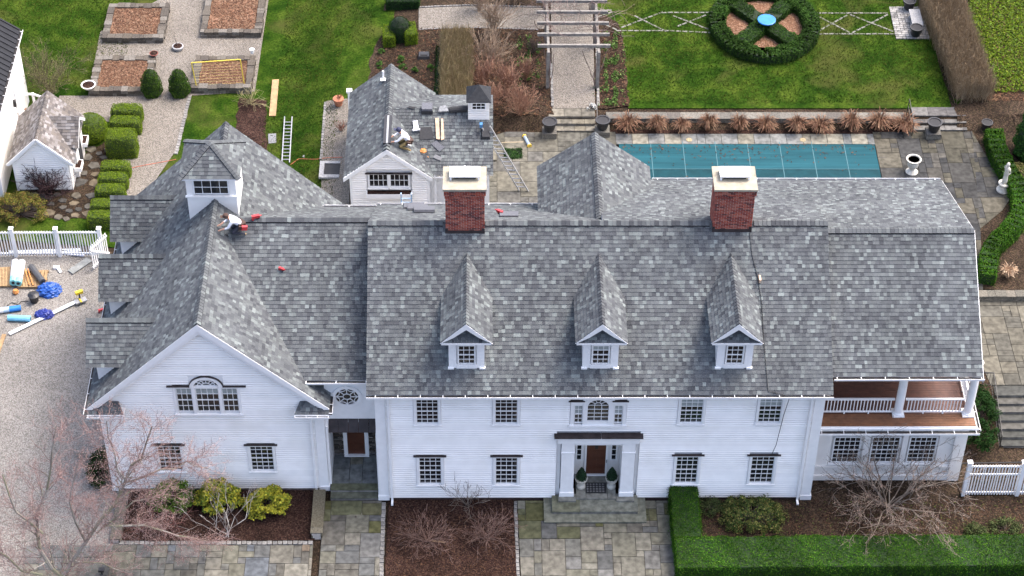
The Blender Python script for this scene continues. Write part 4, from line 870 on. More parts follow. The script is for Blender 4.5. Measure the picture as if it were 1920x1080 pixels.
# shed cupola
qx0, qx1, qy0, qy1 = -2.42, -1.3, 22.05, 23.15
cp_ = part('cupola', PHX, M_WHITE, (qx0, qx1, qy0, qy1, 4.7, 6.35), label='small white cupola with black peaked cap')
clapboards(cp_, qy0, lambda z: (qx0, qx1), 4.9, 5.75, joined=True, t=.03)
window(cp_, qx0+.2, qx1-.2, 5.8, 6.27, qy0-.09, 3, 2, head=False, sill=False, casing=False, rail=False)
e = [(qx0-.09, qy0-.12, 6.35), (qx1+.09, qy0-.12, 6.35), (qx1+.09, qy1+.12, 6.35), (qx0-.09, qy1+.12, 6.35)]; a = ((qx0+qx1)/2, (qy0+qy1)/2, 7.0); b = B()
for i in range(4): b.face([e[i], e[(i+1) % 4], a], (.03, .032, .036))
b.hexa([(x, y, z-.05) for x, y, z in e], e, (.03, .032, .036)); b.build('cupola_roof', mat('felt_cap', (.03, .032, .036), .85, .2, 6, spec=.15), PHX)
for px, py, h in ((714, 147, .55), (655, 170, .0)):
    if h: p = Vector((-7.0, 25.3, fz-.3)); q = B(); q.tube(p, p+Vector((0, 0, .55)), .055, .055, 10); q.build('vent_pipe', M_TRIM, PHX); part('pipe_boot', PHX, M_TRIM, (p.x-.14, p.x+.14, p.y-.3, p.y-.06, p.z+.1, p.z+.13))
p = P(655, 172, 3.2); q = B(); q.box(p.x-.09, p.x+.09, p.y-.09, p.y+.09, 1, 3.2); q.box(p.x-.15, p.x+.15, p.y-.15, p.y+.15, 3.2, 3.32); q.build('lamp_post', M_TRIM, label='white post with square cap behind the shed', cat='post')
# ---- barn at the left edge
BA = thing('barn', 'tall white barn with black standing seam metal roof at the left edge', 'barn')
bx, by0, by1, be = -27.55, 21.5, 30.0, 5.0
b = B(); b.box(bx-7, bx, by0, by1, 0, be); b.prism([(bx-7, by0, be), (bx, by0, be), (bx-3.5, by0, be+2.6)], (0, by1-by0, 0)); b.build('wall', M_WHITE, BA)
for y in np.arange(by0+.2, by1, .42): part('siding_board', BA, M_WHITE, (bx-.01, bx+.012, y, y+.4, 0, be-.05))
part('corner_board', BA, M_TRIM, (bx-.1, bx+.03, by1-.16, by1+.03, 0, be), (bx-.1, bx+.03, by0-.03, by0+.13, 0, be))
MB_ = mat('black_metal_roof', (.010, .011, .014), .5, .2, 3, spec=.2)
b = B(); b.hexa([(bx-3.5, by0-.3, be+2.6), (bx+.22, by0-.3, be-.16), (bx+.22, by1+.25, be-.16), (bx-3.5, by1+.25, be+2.6)], [(bx-3.5, by0-.3, be+2.68), (bx+.22, by0-.3, be-.08), (bx+.22, by1+.25, be-.08), (bx-3.5, by1+.25, be+2.68)]); rf = b.build('metal_roof', MB_, BA)
for y in np.arange(by0-.25, by1+.3, .42): q = B(); q.hexa([(bx-3.5, y, be+2.67), (bx+.22, y, be-.09), (bx+.22, y+.035, be-.09), (bx-3.5, y+.035, be+2.67)], [(bx-3.5, y, be+2.73), (bx+.22, y, be-.03), (bx+.22, y+.035, be-.03), (bx-3.5, y+.035, be+2.73)]); q.build('seam', MB_, rf)
gutter(BA, (bx+.2, by0-.2, be-.14), (bx+.2, by1+.25, be-.14), (1, 0, 0), .14, .7)
part('side_door', BA, M_TRIM, (bx+.012, bx+.05, 27.3, 28.4, .7, 2.9)); part('door_trim', BA, mat('trim_grey', (.3, .3, .32), .6), (bx+.013, bx+.03, 27.2, 27.26, .7, 3));  # thin grey strip along one side of the barn door
q = B(); q.box(bx+.02, bx+.16, 26.7, 26.85, 2.2, 2.62); q.build('wall_lantern', M_IRON, BA)
st = thing('porch_stairs', 'small brown stair landing with white rails beside the barn', 'stairs', (0, 0, 0))
for i in range(5): part('deck_board', st, M_WOOD, (bx+.1+i*.26, bx+.34+i*.26, 27.0, 28.5, .66, .72))
part('landing_frame', st, M_TRIM, (bx+.06, bx+1.4, 26.94, 28.56, .3, .655))
for i in range(3): part('tread', st, M_WOOD, (bx+1.42+i*.28, bx+1.68+i*.28, 27.0, 28.5, .5-i*.18, .55-i*.18))
for y in (26.97, 28.53):
    for x in (bx+.7, bx+2.1): zb = .7 if x < bx+1 else .1; part('newel_post', st, M_TRIM, (x-.06, x+.06, y-.06, y+.06, zb-.1, zb+1.05))
    q = B(); q.bar((bx+.05, y, 1.68), (bx+.7, y, 1.68), .09, .1); q.bar((bx+.7, y, 1.68), (bx+2.1, y, 1.08), .09, .1); q.build('hand_rail', M_TRIM, st)
# ---- playhouse with wooden shingle roof
PL = thing('playhouse', 'small white playhouse with weathered wood shingle roof', 'playhouse')
WP = [(.125, .113, .106), (.155, .142, .135), (.098, .09, .086), (.185, .173, .166), (.135, .12, .108), (.22, .21, .205)]
ox, oy0, oy1, oe, oz, ohw = -25.4, 22.0, 26.2, 2.0, 3.75, 1.78
pr_ = roof('roof', PL, [[[(ox-ohw, oy0, oe), (ox, oy0, oz), (ox, oy1, oz), (ox-ohw, oy1, oe)]], [[(ox, oy0, oz), (ox+ohw, oy0, oe), (ox+ohw, oy1, oe), (ox, oy1, oz)]],
     [[(ox+.15, 24.35, 3.45), (ox+1.95, 24.35, 3.45), (ox+1.95, 23.05, 2.3), (ox+1.4, 23.05, 2.3)]], [[(ox+.15, 24.35, 3.45), (ox+1.4, 25.65, 2.3), (ox+1.95, 25.65, 2.3), (ox+1.95, 24.35, 3.45)]]], expo=.17, tw=(.1, .32), pal=WP)
ridge(pr_, (ox, oy0, oz), (ox, oy1, oz), .95, .95, L=.3, w=.14, lift=.03, pal=WP)
b = B(); b.box(ox-1.5, ox+1.5, 22.25, 26, 0, 2.1); b.prism([(ox-1.5, 22.25, 2.1), (ox+1.5, 22.25, 2.1), (ox, 22.25, 3.55)], (0, 3.7, 0)); b.prism([(ox+1.4, 23.3, 0), (ox+1.4, 23.3, 2.3), (ox+1.4, 24.35, 3.3), (ox+1.4, 25.4, 2.3), (ox+1.4, 25.4, 0)][::-1], (.3, 0, 0)); b.build('wall', M_WHITE, PL)
pw_ = part('corner_boards', PL, M_TRIM, (ox-1.54, ox-1.42, 22.2, 22.3, 0, 2.1)); clapboards(PL, 22.22, lambda z: (ox-1.42, ox+1.42) if z < 2.1 else (ox-(3.55-z)/1.0, ox+(3.55-z)), .1, 3.4, expo=.14, joined=True)
for y in (22.9, 25.0): part('flower_box', PL, M_TRIM, (ox+1.55, ox+1.95, y, y+.75, .75, 1.0)); part('flower_box_soil', PL, M_MULCH, (ox+1.6, ox+1.9, y+.05, y+.7, 1.0, 1.01)); part('window', PL, M_GLASS, (ox+1.5, ox+1.53, y+.05, y+.7, 1.1, 1.75)); part('window_trim', PL, M_TRIM, (ox+1.5, ox+1.56, y-.05, y+.05, 1.05, 1.8), (ox+1.5, ox+1.56, y+.7, y+.8, 1.05, 1.8), (ox+1.5, ox+1.56, y+.05, y+.7, 1.75, 1.82))
part('door', PL, M_DARK, (ox+1.7, ox+1.73, 24.0, 24.7, .1, 1.8)); q = B()
for s in (-1, 1): a_, c_ = (ox, oy0-.02, oz-.02), (ox+s*ohw, oy0-.02, oe-.02); q.bar(a_, c_, .05, .14)
q.build('rake_board', M_TRIM, PL)
# ================================================================== PLANTS
def leaves(pts, nrm, size, cols, spread=.8, asp=.6):
    """one small quad per point, facing roughly along nrm"""
    pts = np.asarray(pts, float); n = len(pts); nrm = np.asarray(nrm, float)+RNG.normal(0, spread, (n, 3)); nrm /= np.linalg.norm(nrm, axis=1)[:, None]+1e-9
    t = RNG.normal(0, 1, (n, 3)); u = np.cross(nrm, t); u /= np.linalg.norm(u, axis=1)[:, None]+1e-9; v = np.cross(nrm, u)
    s = size*RNG.uniform(.6, 1.4, n)[:, None]; u = u*s*.5; v = v*s*.5*asp
    V = np.stack([pts-u-v*.4, pts-v*.9+u*.1, pts+u+v*.2, pts+v*.9-u*.1], 1)
    cols = np.asarray(cols); c = cols[RNG.integers(0, len(cols), n)]*RNG.uniform(.75, 1.3, n)[:, None]
    return V, c
def tubes(segs, n=3, cols=((.1, .08, .07),)):
    A = np.array([s[0] for s in segs], float); Bq = np.array([s[1] for s in segs], float); r0 = np.array([s[2] for s in segs])[:, None]; r1 = np.array([s[3] for s in segs])[:, None]
    d = Bq-A; d /= np.linalg.norm(d, axis=1)[:, None]+1e-9; t = np.where(np.abs(d[:, 2:3]) > .9, np.array([[1., 0, 0]]), np.array([[0, 0, 1.]])); u = np.cross(d, t); u /= np.linalg.norm(u, axis=1)[:, None]+1e-9; w = np.cross(d, u)
    an = [2*math.pi*i/n for i in range(n)]; ra = [A+r0*(u*math.cos(a)+w*math.sin(a)) for a in an]; rb = [Bq+r1*(u*math.cos(a)+w*math.sin(a)) for a in an]
    V = np.concatenate([np.stack([ra[i], ra[(i+1) % n], rb[(i+1) % n], rb[i]], 1) for i in range(n)]); cols = np.asarray(cols, float); c = cols[RNG.integers(0, len(cols), len(A))]; return V, np.concatenate([c]*n)
def grow(segs, tips, p, d, L, r, depth, spread=.6, nch=(2, 3), shrink=.72, up=.15, kink=.18, nseg=3, rmin=.007):
    p = Vector(p); d = Vector(d).normalized(); rr = r
    for i in range(nseg):
        d = (d+Vector((random.gauss(0, kink), random.gauss(0, kink), random.gauss(0, kink)+up*.3))).normalized(); q = p+d*(L/nseg); r2 = max(rmin, r*(1-.35*(i+1)/nseg)); segs.append((tuple(p), tuple(q), rr, r2)); p, rr = q, r2
        if depth > 0 and i < nseg-1 and random.random() < .55:
            e = (d+Vector((random.gauss(0, spread), random.gauss(0, spread), random.gauss(0, spread)*.7+up))).normalized(); grow(segs, tips, p, e, L*shrink*.8, rr*.55, depth-1, spread, nch, shrink, up, kink, nseg, rmin)
    if depth > 0:
        for k in range(random.randint(*nch)):
            e = (d+Vector((random.gauss(0, spread), random.gauss(0, spread), random.gauss(0, spread)*.7+up))).normalized(); grow(segs, tips, p, e, L*shrink*random.uniform(.8, 1.1), rr*.7, depth-1, spread, nch, shrink, up, kink, nseg, rmin)
    else: tips.append(tuple(p))
BKC = [(.13, .10, .085), (.10, .08, .07), (.17, .135, .115)]
def bare_shrub(name, label, cat, base, n, L, r, depth, tilt=.5, cols=BKC, group=None, bud=None, lift=0, **kw):
    t = thing(name, label, cat, base, group=group); segs, tips = [], []
    for i in range(n):
        a = 2*math.pi*(i+random.random()*.6)/n; k = tilt*random.uniform(.4, 1.2); grow(segs, tips, (random.uniform(-.1, .1), random.uniform(-.1, .1), 0), (math.cos(a)*k, math.sin(a)*k, 1), L*random.uniform(.7, 1.15), r*random.uniform(.7, 1.1), depth, **kw)
    V, c = tubes(segs, 3, cols); quads_obj('branches', V, c, M_BARK, t)
    if bud: 
        P_ = np.repeat(np.array([s[1] for s in segs if s[3] < .012]), bud[2], 0); P_ = P_+RNG.normal(0, bud[3], P_.shape); V, c = leaves(P_, np.tile([[0, 0, 1.]], (len(P_), 1)), bud[1], bud[0], 1.5); quads_obj('buds', V, c, M_LEAF, t)
    return t
GB = [(.095, .15, .008), (.115, .175, .011), (.068, .12, .007), (.145, .195, .02)]          # boxwood
GD = [(.012, .036, .008), (.017, .046, .010), (.009, .027, .007), (.024, .055, .013)]     # dark evergreen
GH = [(.026, .085, .006), (.04, .108, .009), (.018, .064, .005), (.065, .132, .014)]       # front hedge
GY = [(.33, .31, .03), (.26, .27, .035), (.17, .22, .03), (.40, .36, .045)]                # yellow-green
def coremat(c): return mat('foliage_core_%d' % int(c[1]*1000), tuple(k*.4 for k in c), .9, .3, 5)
def hedge(name, label, path, w, h, cols=GB, dens=420, size=.07, z0=None, cat='hedge', group=None, rnd=.12, lump=.03, core=True):
    """path: world xy points along the centre line"""
    if len(path) > 2 and len(path) < 40:
        for _ in range(2): path = [path[0]]+[q for a, b in zip(path[:-1], path[1:]) for q in ((a[0]*.75+b[0]*.25, a[1]*.75+b[1]*.25), (a[0]*.25+b[0]*.75, a[1]*.25+b[1]*.75))]+[path[-1]]
    p0 = path[0]; zb = T(p0[0], p0[1]) if z0 is None else z0; t = thing(name, label, cat, (p0[0], p0[1], zb), group=group); PP, NN = [], []; cb = B(); X0 = 0; last = len(path)-2; closed = (path[0][0]-path[-1][0])**2+(path[0][1]-path[-1][1])**2 < .01
    for si, (a, b) in enumerate(zip(path[:-1], path[1:])):
        a, b = Vector((a[0], a[1], 0)), Vector((b[0], b[1], 0)); d = (b-a).normalized(); s = Vector((-d.y, d.x, 0)); L = (b-a).length; o = Vector((p0[0], p0[1], 0))
        ia, ib = (.06 if si == 0 and not closed else -.12), (.06 if si == last and not closed else -.12); q = [a-o+s*(w/2-.07)+d*ia, a-o-s*(w/2-.07)+d*ia, b-o-s*(w/2-.07)-d*ib, b-o+s*(w/2-.07)-d*ib]; cb.hexa([(k.x, k.y, 0) for k in q], [(k.x, k.y, h-.07) for k in q])
        for kind, ar in (('t', L*w), ('l', L*h), ('r', L*h), ('e', w*h), ('f', w*h)):
            if kind == 'e' and (si < last or closed) or kind == 'f' and (si > 0 or closed): continue
            m_ = int(ar*dens*1.7); u = RNG.uniform(0, 1, m_); v = RNG.uniform(0, 1, m_); dep = np.abs(RNG.normal(0, .035, m_))*np.where(RNG.uniform(0, 1, m_) < .12, -1.6, 1)
            if kind == 't': x, y, z = u*L, (v-.5)*w, np.full(m_, h)-dep; n = (0, 0, 1)
            elif kind in 'lr': sg = 1 if kind == 'l' else -1; x, y, z = u*L, sg*(w/2-dep), v*h; n = (0, sg, 0)
            else: x, y, z = (np.full(m_, L)-dep if kind == 'e' else dep), (u-.5)*w, v*h; n = ((1 if kind == 'e' else -1), 0, 0)
            edge = np.clip((np.abs(y)-(w/2-rnd))/rnd, 0, 1)*np.clip((z-(h-rnd))/rnd, 0, 1); z = z-edge*rnd*.5; y = y*(1-edge*.06)
            xx = x+X0; bumpv = lump*(np.sin(xx*3.1+1)+np.sin(xx*7.3+y*5)+.7*np.sin(xx*1.3))*.7; z = z+bumpv*(z/h); y = y+bumpv*np.sign(y)*.6
            W_ = np.stack([a.x-o.x+d.x*x+s.x*y, a.y-o.y+d.y*x+s.y*y, z], 1); PP.append(W_); NN.append(np.tile([[d.x*n[0]+s.x*n[1], d.y*n[0]+s.y*n[1], n[2]]], (m_, 1)))
        X0 += L
    PA = np.concatenate(PP); V, c = leaves(PA, np.concatenate(NN), size, cols, .7); c = c*(1+.22*np.sin(PA[:, 0]*1.1+PA[:, 1]*.7)+.18*np.sin(PA[:, 0]*2.9+1.3*PA[:, 1]+3*PA[:, 2])+RNG.normal(0, .08, len(PA)))[:, None]; quads_obj('foliage', V, np.clip(c, .002, 1), M_LEAF, t)
    if core: cb.build('inner_growth', coremat(cols[2]), t)
    return t
def topiary(name, label, cat, base, prof, n, cols=GD, size=.06, group=None, jit=.03, sx=1, sy=1, lump=.0, parent=None):
    """prof: list of (z, r)"""
    t = thing(name, label, cat, base, group=group) if parent is None else parent
    zs = np.array([p[0] for p in prof]); rs = np.array([p[1] for p in prof]); zz = RNG.uniform(zs[0], zs[-1], n*3); rr = np.interp(zz, zs, rs); keep = RNG.uniform(0, rs.max(), n*3) < rr+.05; zz, rr = zz[keep][:n], rr[keep][:n]
    a = RNG.uniform(0, 2*math.pi, len(zz)); lb = 1+lump*(np.sin(a*3+zz*4)+np.sin(a*5-zz*7)); r2 = rr*lb-np.abs(RNG.normal(0, jit, len(zz))); P_ = np.stack([r2*np.cos(a)*sx, r2*np.sin(a)*sy, zz], 1); V, c = leaves(P_, np.stack([np.cos(a), np.sin(a), np.full(len(a), .4)], 1), size, cols, .7); quads_obj('foliage', V, c, M_LEAF, t)
    q = B(); q.lathe([(max(.01, r*.9-.03), z) for z, r in prof], (0, 0, 0), 12); 
    for i, v in enumerate(q.v): q.v[i] = (v[0]*sx, v[1]*sy, v[2])
    q.build('inner_growth', coremat(cols[2]), t); return t
def bush(name, label, cat, base, rx, ry, rz, n, cols, size=.09, clumps=40, group=None, stems=True, cr=.28):
    """loose shrub: leaf clumps spread through an ellipsoid"""
    t = thing(name, label, cat, base, group=group); PP, NN = [], []; segs = []
    for i in range(clumps):
        d = RNG.normal(0, 1, 3); d /= np.linalg.norm(d); d[2] = abs(d[2]); k = RNG.uniform(.45, 1)**.5; c = np.array([d[0]*rx*k, d[1]*ry*k, rz*(.12+.85*d[2]*k)]); m_ = n//clumps; o = RNG.normal(0, 1, (m_, 3)); o /= np.linalg.norm(o, axis=1)[:, None]; o[:, 2] = np.abs(o[:, 2])*.8-.1
        R_ = cr*RNG.uniform(.6, 1.2); PP.append(c+o*R_*RNG.uniform(.5, 1, (m_, 1))); NN.append(o+np.array([0, 0, .5])); segs.append(((0, 0, 0), tuple(c), .02, .008))
    V, c = leaves(np.concatenate(PP), np.concatenate(NN), size, cols, .6); quads_obj('leaves', V, c, M_LEAF, t)
    if stems: V, c = tubes(segs, 3, BKC); quads_obj('stems', V, c, M_BARK, t)
    return t
def twig_hedge(name, label, poly4, h, n, cols, base_z=None, lean=.12):
    """dense block of bare upright twigs"""
    p = [Vector((q[0], q[1], 0)) for q in poly4]; c0 = p[0]; t = thing(name, label, 'hedge', (c0.x, c0.y, T(c0.x, c0.y) if base_z is None else base_z)); segs = []
    for i in range(n):
        u, v = random.random(), random.random(); q = (p[0]*(1-u)+p[1]*u)*(1-v)+(p[3]*(1-u)+p[2]*u)*v-c0; z0 = random.uniform(0, .6)*h; l = random.uniform(.3, .5)*h; z1 = min(h*random.uniform(.93, 1.03), z0+l); d = Vector((random.gauss(0, lean), random.gauss(0, lean), 0)); e = d*1.5
        segs.append(((q.x, q.y, z0), (q.x+d.x, q.y+d.y, z1), .008, .003)); segs.append(((q.x+d.x*.5, q.y+d.y*.5, (z0+z1)/2), (q.x+random.gauss(0, .15), q.y+random.gauss(0, .15), z1*.5+z0*.5+.25), .005, .003))
    V, c = tubes(segs, 3, cols); quads_obj('twigs', V, c, M_BARK, t); return t
def grass_clump(name, label, base, n, h, cols, group=None, spread=.5):
    t = thing(name, label, 'ornamental grass', base, group=group); V = []; 
    for i in range(n):
        a = random.uniform(0, 6.283); k = random.uniform(.15, 1)*spread; r0 = random.uniform(0, .1); hh = h*random.uniform(.6, 1.1); w = random.uniform(.008, .016); ca, sa = math.cos(a), math.sin(a); pts = [(r0, 0), (r0+k*.35, hh*.6), (r0+k*.8, hh*.92), (r0+k*1.25, hh*.85*random.uniform(.7, 1.1))]
        for (ra, za), (rb, zb) in zip(pts[:-1], pts[1:]): V.append([(ra*ca-sa*w, ra*sa+ca*w, za), (ra*ca+sa*w, ra*sa-ca*w, za), (rb*ca+sa*w, rb*sa-ca*w, zb), (rb*ca-sa*w, rb*sa+ca*w, zb)])
    V = np.array(V); c = np.asarray(cols)[RNG.integers(0, len(cols), n)]*RNG.uniform(.8, 1.2, n)[:, None]; quads_obj('blades', V, np.repeat(c, 3, 0), M_LEAF, t); return t
def xy(px, py): p = G(px, py); return (p.x, p.y)
# ---- clipped hedges
hedge('clipped_hedge', 'L-shaped clipped green hedge around the right front bed', [(7.72, .1), (7.72, -3.1)], 1.35, 1.05, GH, 520, .06); 
hedge('clipped_hedge', 'long clipped green hedge along the bottom right edge', [(7.1, -3.95), (26.5, -3.8)], 1.9, 1.0, GH, 480, .065)
TG = [(.33, .25, .13), (.38, .30, .17), (.27, .20, .11), (.24, .22, .10), (.42, .33, .2)]; BG = [(.29, .21, .125), (.35, .265, .165), (.215, .155, .095), (.41, .325, .215)]
p = [xy(828, 88), xy(884, 88), xy(886, 240), xy(828, 240)]; twig_hedge('twig_hedge', 'straight block of tan twiggy hedge behind the shed', p, 1.9, 9000, TG)
hedge('evergreen_strip', 'narrow dark hedge strip beside the tan hedge', [xy(818, 230), xy(824, 95)], .35, .5, GD, 300, .08)
p = [xy(1722, 30), xy(1800, 30), xy(1862, 196), xy(1790, 196)]; twig_hedge('twig_hedge', 'thick bare brown hedge at the right edge of the lawn', p, 1.9, 11000, BG)
p = [xy(1712, -40), xy(1770, -40), xy(1800, 30), xy(1722, 30)]; twig_hedge('twig_hedge', 'far end of the bare brown hedge at the top edge', p, 1.9, 4000, BG)
GR = [(.022, .055, .009), (.03, .07, .011), (.016, .042, .007), (.042, .085, .015)]
# ring hedge with crossing hedges
rc = G(1432, 52); rr = 2.75
ring = [(rc.x+rr*math.cos(2*math.pi*i/64), rc.y+rr*1.12*math.sin(2*math.pi*i/64)) for i in range(65)]
hedge('ring_hedge', 'round dark boxwood hedge with a cross inside, on the lawn', ring, 1.0, .6, GR, 420, .08, lump=.05)
for a in (R(48), R(132)): hedge('cross_hedge', 'diagonal hedge inside the boxwood ring, leaning %s' % ('left' if a > 1.6 else 'right'), [(rc.x-rr*.85*math.cos(a), rc.y-rr*.95*math.sin(a)), (rc.x+rr*.85*math.cos(a), rc.y+rr*.95*math.sin(a))], 1.0, .52, GR, 420, .08, lump=.05)
sheet('mulch_bed', [(x*.98+rc.x*.02, y*.98+rc.y*.02) for x, y in ring[:-1]], M_CHIP, .03)
# boxwoods by the left path
def cube(px, py, lx, ly, h, lab, cols=GB, grp='clipped boxwood cubes'):
    t = thing('boxwood_cube', lab, 'boxwood', G(px, py), group=grp); n = int((lx*ly+2*h*(lx+ly))*520); d = RNG.normal(0, 1, (n, 3)); d[:, 2] = np.abs(d[:, 2]); k = 8.0; r = (np.abs(d)**k).sum(1)**(-1/k); q = d*r[:, None]
    nn = np.sign(q)*np.abs(q)**(k-1); P_ = q*np.array([lx/2, ly/2, h])*(1-np.abs(RNG.normal(0, .03, n)))[:, None]; V, c = leaves(P_, nn+np.array([0, 0, .15]), .06, cols, .6); quads_obj('foliage', V, c, M_LEAF, t)
    bm = bmesh.new(); bmesh.ops.create_icosphere(bm, subdivisions=3, radius=1)
    for v in bm.verts: f = sum(abs(a)**k for a in v.co)**(-1/k)*.94; v.co = Vector((v.co.x*f*lx/2, v.co.y*f*ly/2, max(0, v.co.z)*f*h))
    me = bpy.data.meshes.new('inner_growth'); bm.to_mesh(me); bm.free(); link('inner_growth', me, coremat(cols[2]), t); return t
cube(240, 224, 1.8, .85, .95, 'rear boxwood cube of the three beside the round boxwood'); cube(237, 247, 1.8, .8, .95, 'middle boxwood cube of the three beside the round boxwood'); cube(231, 287, 1.75, 1.15, 1.5, 'tallest boxwood cube, front of the three beside the round boxwood')
for i, (x, y) in enumerate(((219, 328), (214, 350), (209, 372), (200, 400), (195, 422))): cube(x, y, 1.65, .78, .85, '%s boxwood cube of the row leading to the picket fence' % ('rearmost', 'second', 'third', 'fourth', 'nearest')[i])
topiary('boxwood_ball', 'round clipped boxwood beside the playhouse', 'boxwood', G(173, 258), [(0, .6), (.2, .82), (.55, .95), (.9, .92), (1.3, .66), (1.52, .3), (1.6, .02)], 6500, GB)
for x, lab in ((286, 'left beehive topiary at the gravel crossing'), (338, 'right beehive topiary at the gravel crossing')): topiary('beehive_topiary', lab, 'topiary', G(x, 176), [(0, .5), (.25, .62), (.45, .62), (.6, .55), (.7, .6), (1.0, .56), (1.15, .45), (1.4, .4), (1.6, .25), (1.78, .03)], 5200, [(.03, .065, .008), (.042, .085, .011), (.022, .05, .007), (.06, .1, .018)], .07, jit=.05, lump=.07)
p = G(750, 76); hedge('boxwood_cube', 'boxwood square with a dome in its middle behind the shed', [(p.x-.95, p.y), (p.x-.25, p.y)], 1.3, .8, GB, 450, .07, cat='boxwood'); hedge('boxwood_cube', 'right half of the boxwood square behind the shed', [(p.x+.25, p.y), (p.x+.95, p.y+.1)], 1.3, .85, GB, 450, .07, cat='boxwood')
topiary('boxwood_dome', 'dark boxwood dome rising from the boxwood square', 'boxwood', (p.x, p.y+.2, T(p.x, p.y)), [(0, .6), (.8, .66), (1.1, .6), (1.4, .3), (1.5, .02)], 2600, GD)
p = G(756, 10); hedge('boxwood_cube', 'boxwood block at the top edge of the photo', [(p.x-1, p.y), (p.x+1, p.y)], .9, .7, GD, 400, .07, cat='boxwood')
# curved hedge round the right terrace
pth = [xy(1860, 262), xy(1868, 300), xy(1890, 340), xy(1915, 385), xy(1908, 425), xy(1880, 455)]; hedge('curved_hedge', 'dark clipped hedge curving around the right end of the terrace', pth, 1.0, .8, GH, 420, .07)
pth = [xy(1880, 455), xy(1852, 480), xy(1848, 535)]; hedge('curved_hedge', 'end of the curved hedge beside the right roof edge', pth, .95, .8, GH, 420, .07)
bush('yew_shrub', 'dark glossy evergreen shrub beside the side stairs', 'shrub', (22.2, 4.4, .3), 1.0, 2.1, 1.9, 12000, GD, .1, 150); topiary('cone_evergreen', 'small clipped evergreen beside the roof corner at the right', 'shrub', (21.75, 8.4, 1.0), [(0, .6), (.5, .75), (1.4, .55), (2.0, .25), (2.3, .02)], 3500, GH)
topiary('arborvitae', 'tall feathery evergreen at the upper right edge', 'tree', G(1928, 292), [(0, .75), (.6, .95), (2.0, .85), (3.5, .5), (4.6, .15), (4.9, .02)], 9000, [(.03, .085, .016), (.045, .11, .02), (.022, .06, .012)], .12, jit=.12, lump=.08)
bush('low_conifer', 'olive feathery shrub below the tall evergreen', 'shrub', G(1912, 335), .9, 1.0, .7, 2500, [(.14, .13, .04), (.10, .12, .035), (.18, .15, .07)], .1, 30)
# ground cover upper right
pts = []; 
for i in range(26000):
    px, py = random.uniform(1815, 1935), random.uniform(-10, 175)
    if py < 150 and px > 1815+max(0, py-20)*.35+random.gauss(0, 4) or (px > 1860 and py < 175 and random.random() < .5): p = G(px, py); pts.append((p.x, p.y, T(p.x, p.y)+.05+abs(random.gauss(0, .12))))
V, c = leaves(pts, np.tile([[0, 0, 1.]], (len(pts), 1)), .12, GB+[(.10, .17, .03), (.05, .07, .015), (.09, .06, .03)], .5); quads_obj('ground_cover', V, c, M_LEAF, kind='stuff', label='green ground cover in the upper right corner', cat='ground cover')
# ---- front shrubs
bush('rhododendron', 'mid green leafy shrub in the left front bed', 'shrub', (-16.1, -.35, .03), 1.05, .7, 1.55, 6000, [(.075, .13, .022), (.05, .10, .018), (.10, .165, .03)], .12, 60)
bush('yellow_rhododendron', 'yellow-green shrub under the middle of the left front wall', 'shrub', (-13.85, -.35, .03), 1.1, .75, 1.6, 6500, GY+[(.1, .16, .03)], .12, 60); bush('yellow_rhododendron', 'yellow-green shrub nearest the side walk', 'shrub', (-11.55, -.6, .03), 1.05, .75, 1.35, 6000, GY, .12, 60)
bush('dark_shrub', 'dark evergreen shrub at the left corner of the house', 'shrub', (-19.65, 1.7, .0), .55, 1.3, 1.1, 5000, GD+[(.05, .03, .02)], .08, 70)
bush('broadleaf_shrub', 'spotted green shrub inside the corner of the clipped hedge', 'shrub', (10.9, -1.2, .03), 1.6, 1.1, .95, 8000, [(.05, .085, .022), (.035, .06, .018), (.10, .12, .03), (.16, .15, .05)], .085, 110)
for px, py, r, l in ((1828, 1000, .5, 'small grey-green shrub in the right front bed'), (1885, 995, .7, 'low olive shrub near the right edge of the front bed'), (1330, 955, .6, 'thin patch of green shrub beside the clipped hedge')): bush('small_shrub', l, 'shrub', G(px, py), r, r*.8, .45, 1400, [(.06, .085, .03), (.09, .11, .04), (.045, .06, .025)], .08, 24)
bush('spring_shrub', 'low yellow-green shrub by the picket fence', 'shrub', G(38, 402), 1.7, 1.0, 1.3, 9000, [(.17, .16, .03), (.12, .13, .028), (.2, .12, .045), (.09, .105, .024)], .07, 120)
# ---- bare shrubs and trees
MP = [(.22, .18, .145), (.30, .255, .21), (.165, .13, .105)]; PK = [(.34, .15, .13), (.28, .10, .09), (.36, .22, .19)]
RT_ = [(.2, .125, .1), (.26, .18, .15), (.15, .09, .075)]
bare_shrub('bare_maple', 'wide bare multi-stemmed tree in front of the sunroom', 'tree', (17.3, -.5, .02), 17, 2.0, .05, 3, 1.35, MP, bud=([(.30, .215, .18), (.24, .165, .14)], .045, 2, .08), up=.05, spread=.5, kink=.14, rmin=.009)
bare_shrub('bare_bush', 'thin upright bare bush against the wall between the lower windows', 'bush', (-2.35, -.4, .03), 12, 1.0, .016, 2, .8, MP, spread=.45)
bare_shrub('bare_bush', 'low sprawling bare bush at the left of the middle front bed', 'bush', (-4.2, -2.5, .03), 34, .8, .014, 2, 2.2, RT_, spread=.6, up=.0, rmin=.006); bare_shrub('bare_bush', 'low sprawling bare bush at the right of the middle front bed', 'bush', (-1.4, -2.3, .03), 34, .8, .014, 2, 2.0, RT_, spread=.6, up=.0, rmin=.006)
BW = [(.5, .47, .43), (.4, .36, .33), (.55, .52, .48), (.3, .25, .22)]
bare_shrub('young_birch', 'slim pale birch stems in front of the yellow shrubs', 'tree', (-13.4, -2.2, .03), 6, 1.5, .028, 2, .85, BW, spread=.4, bud=([(.3, .16, .12)], .03, 1, .04))
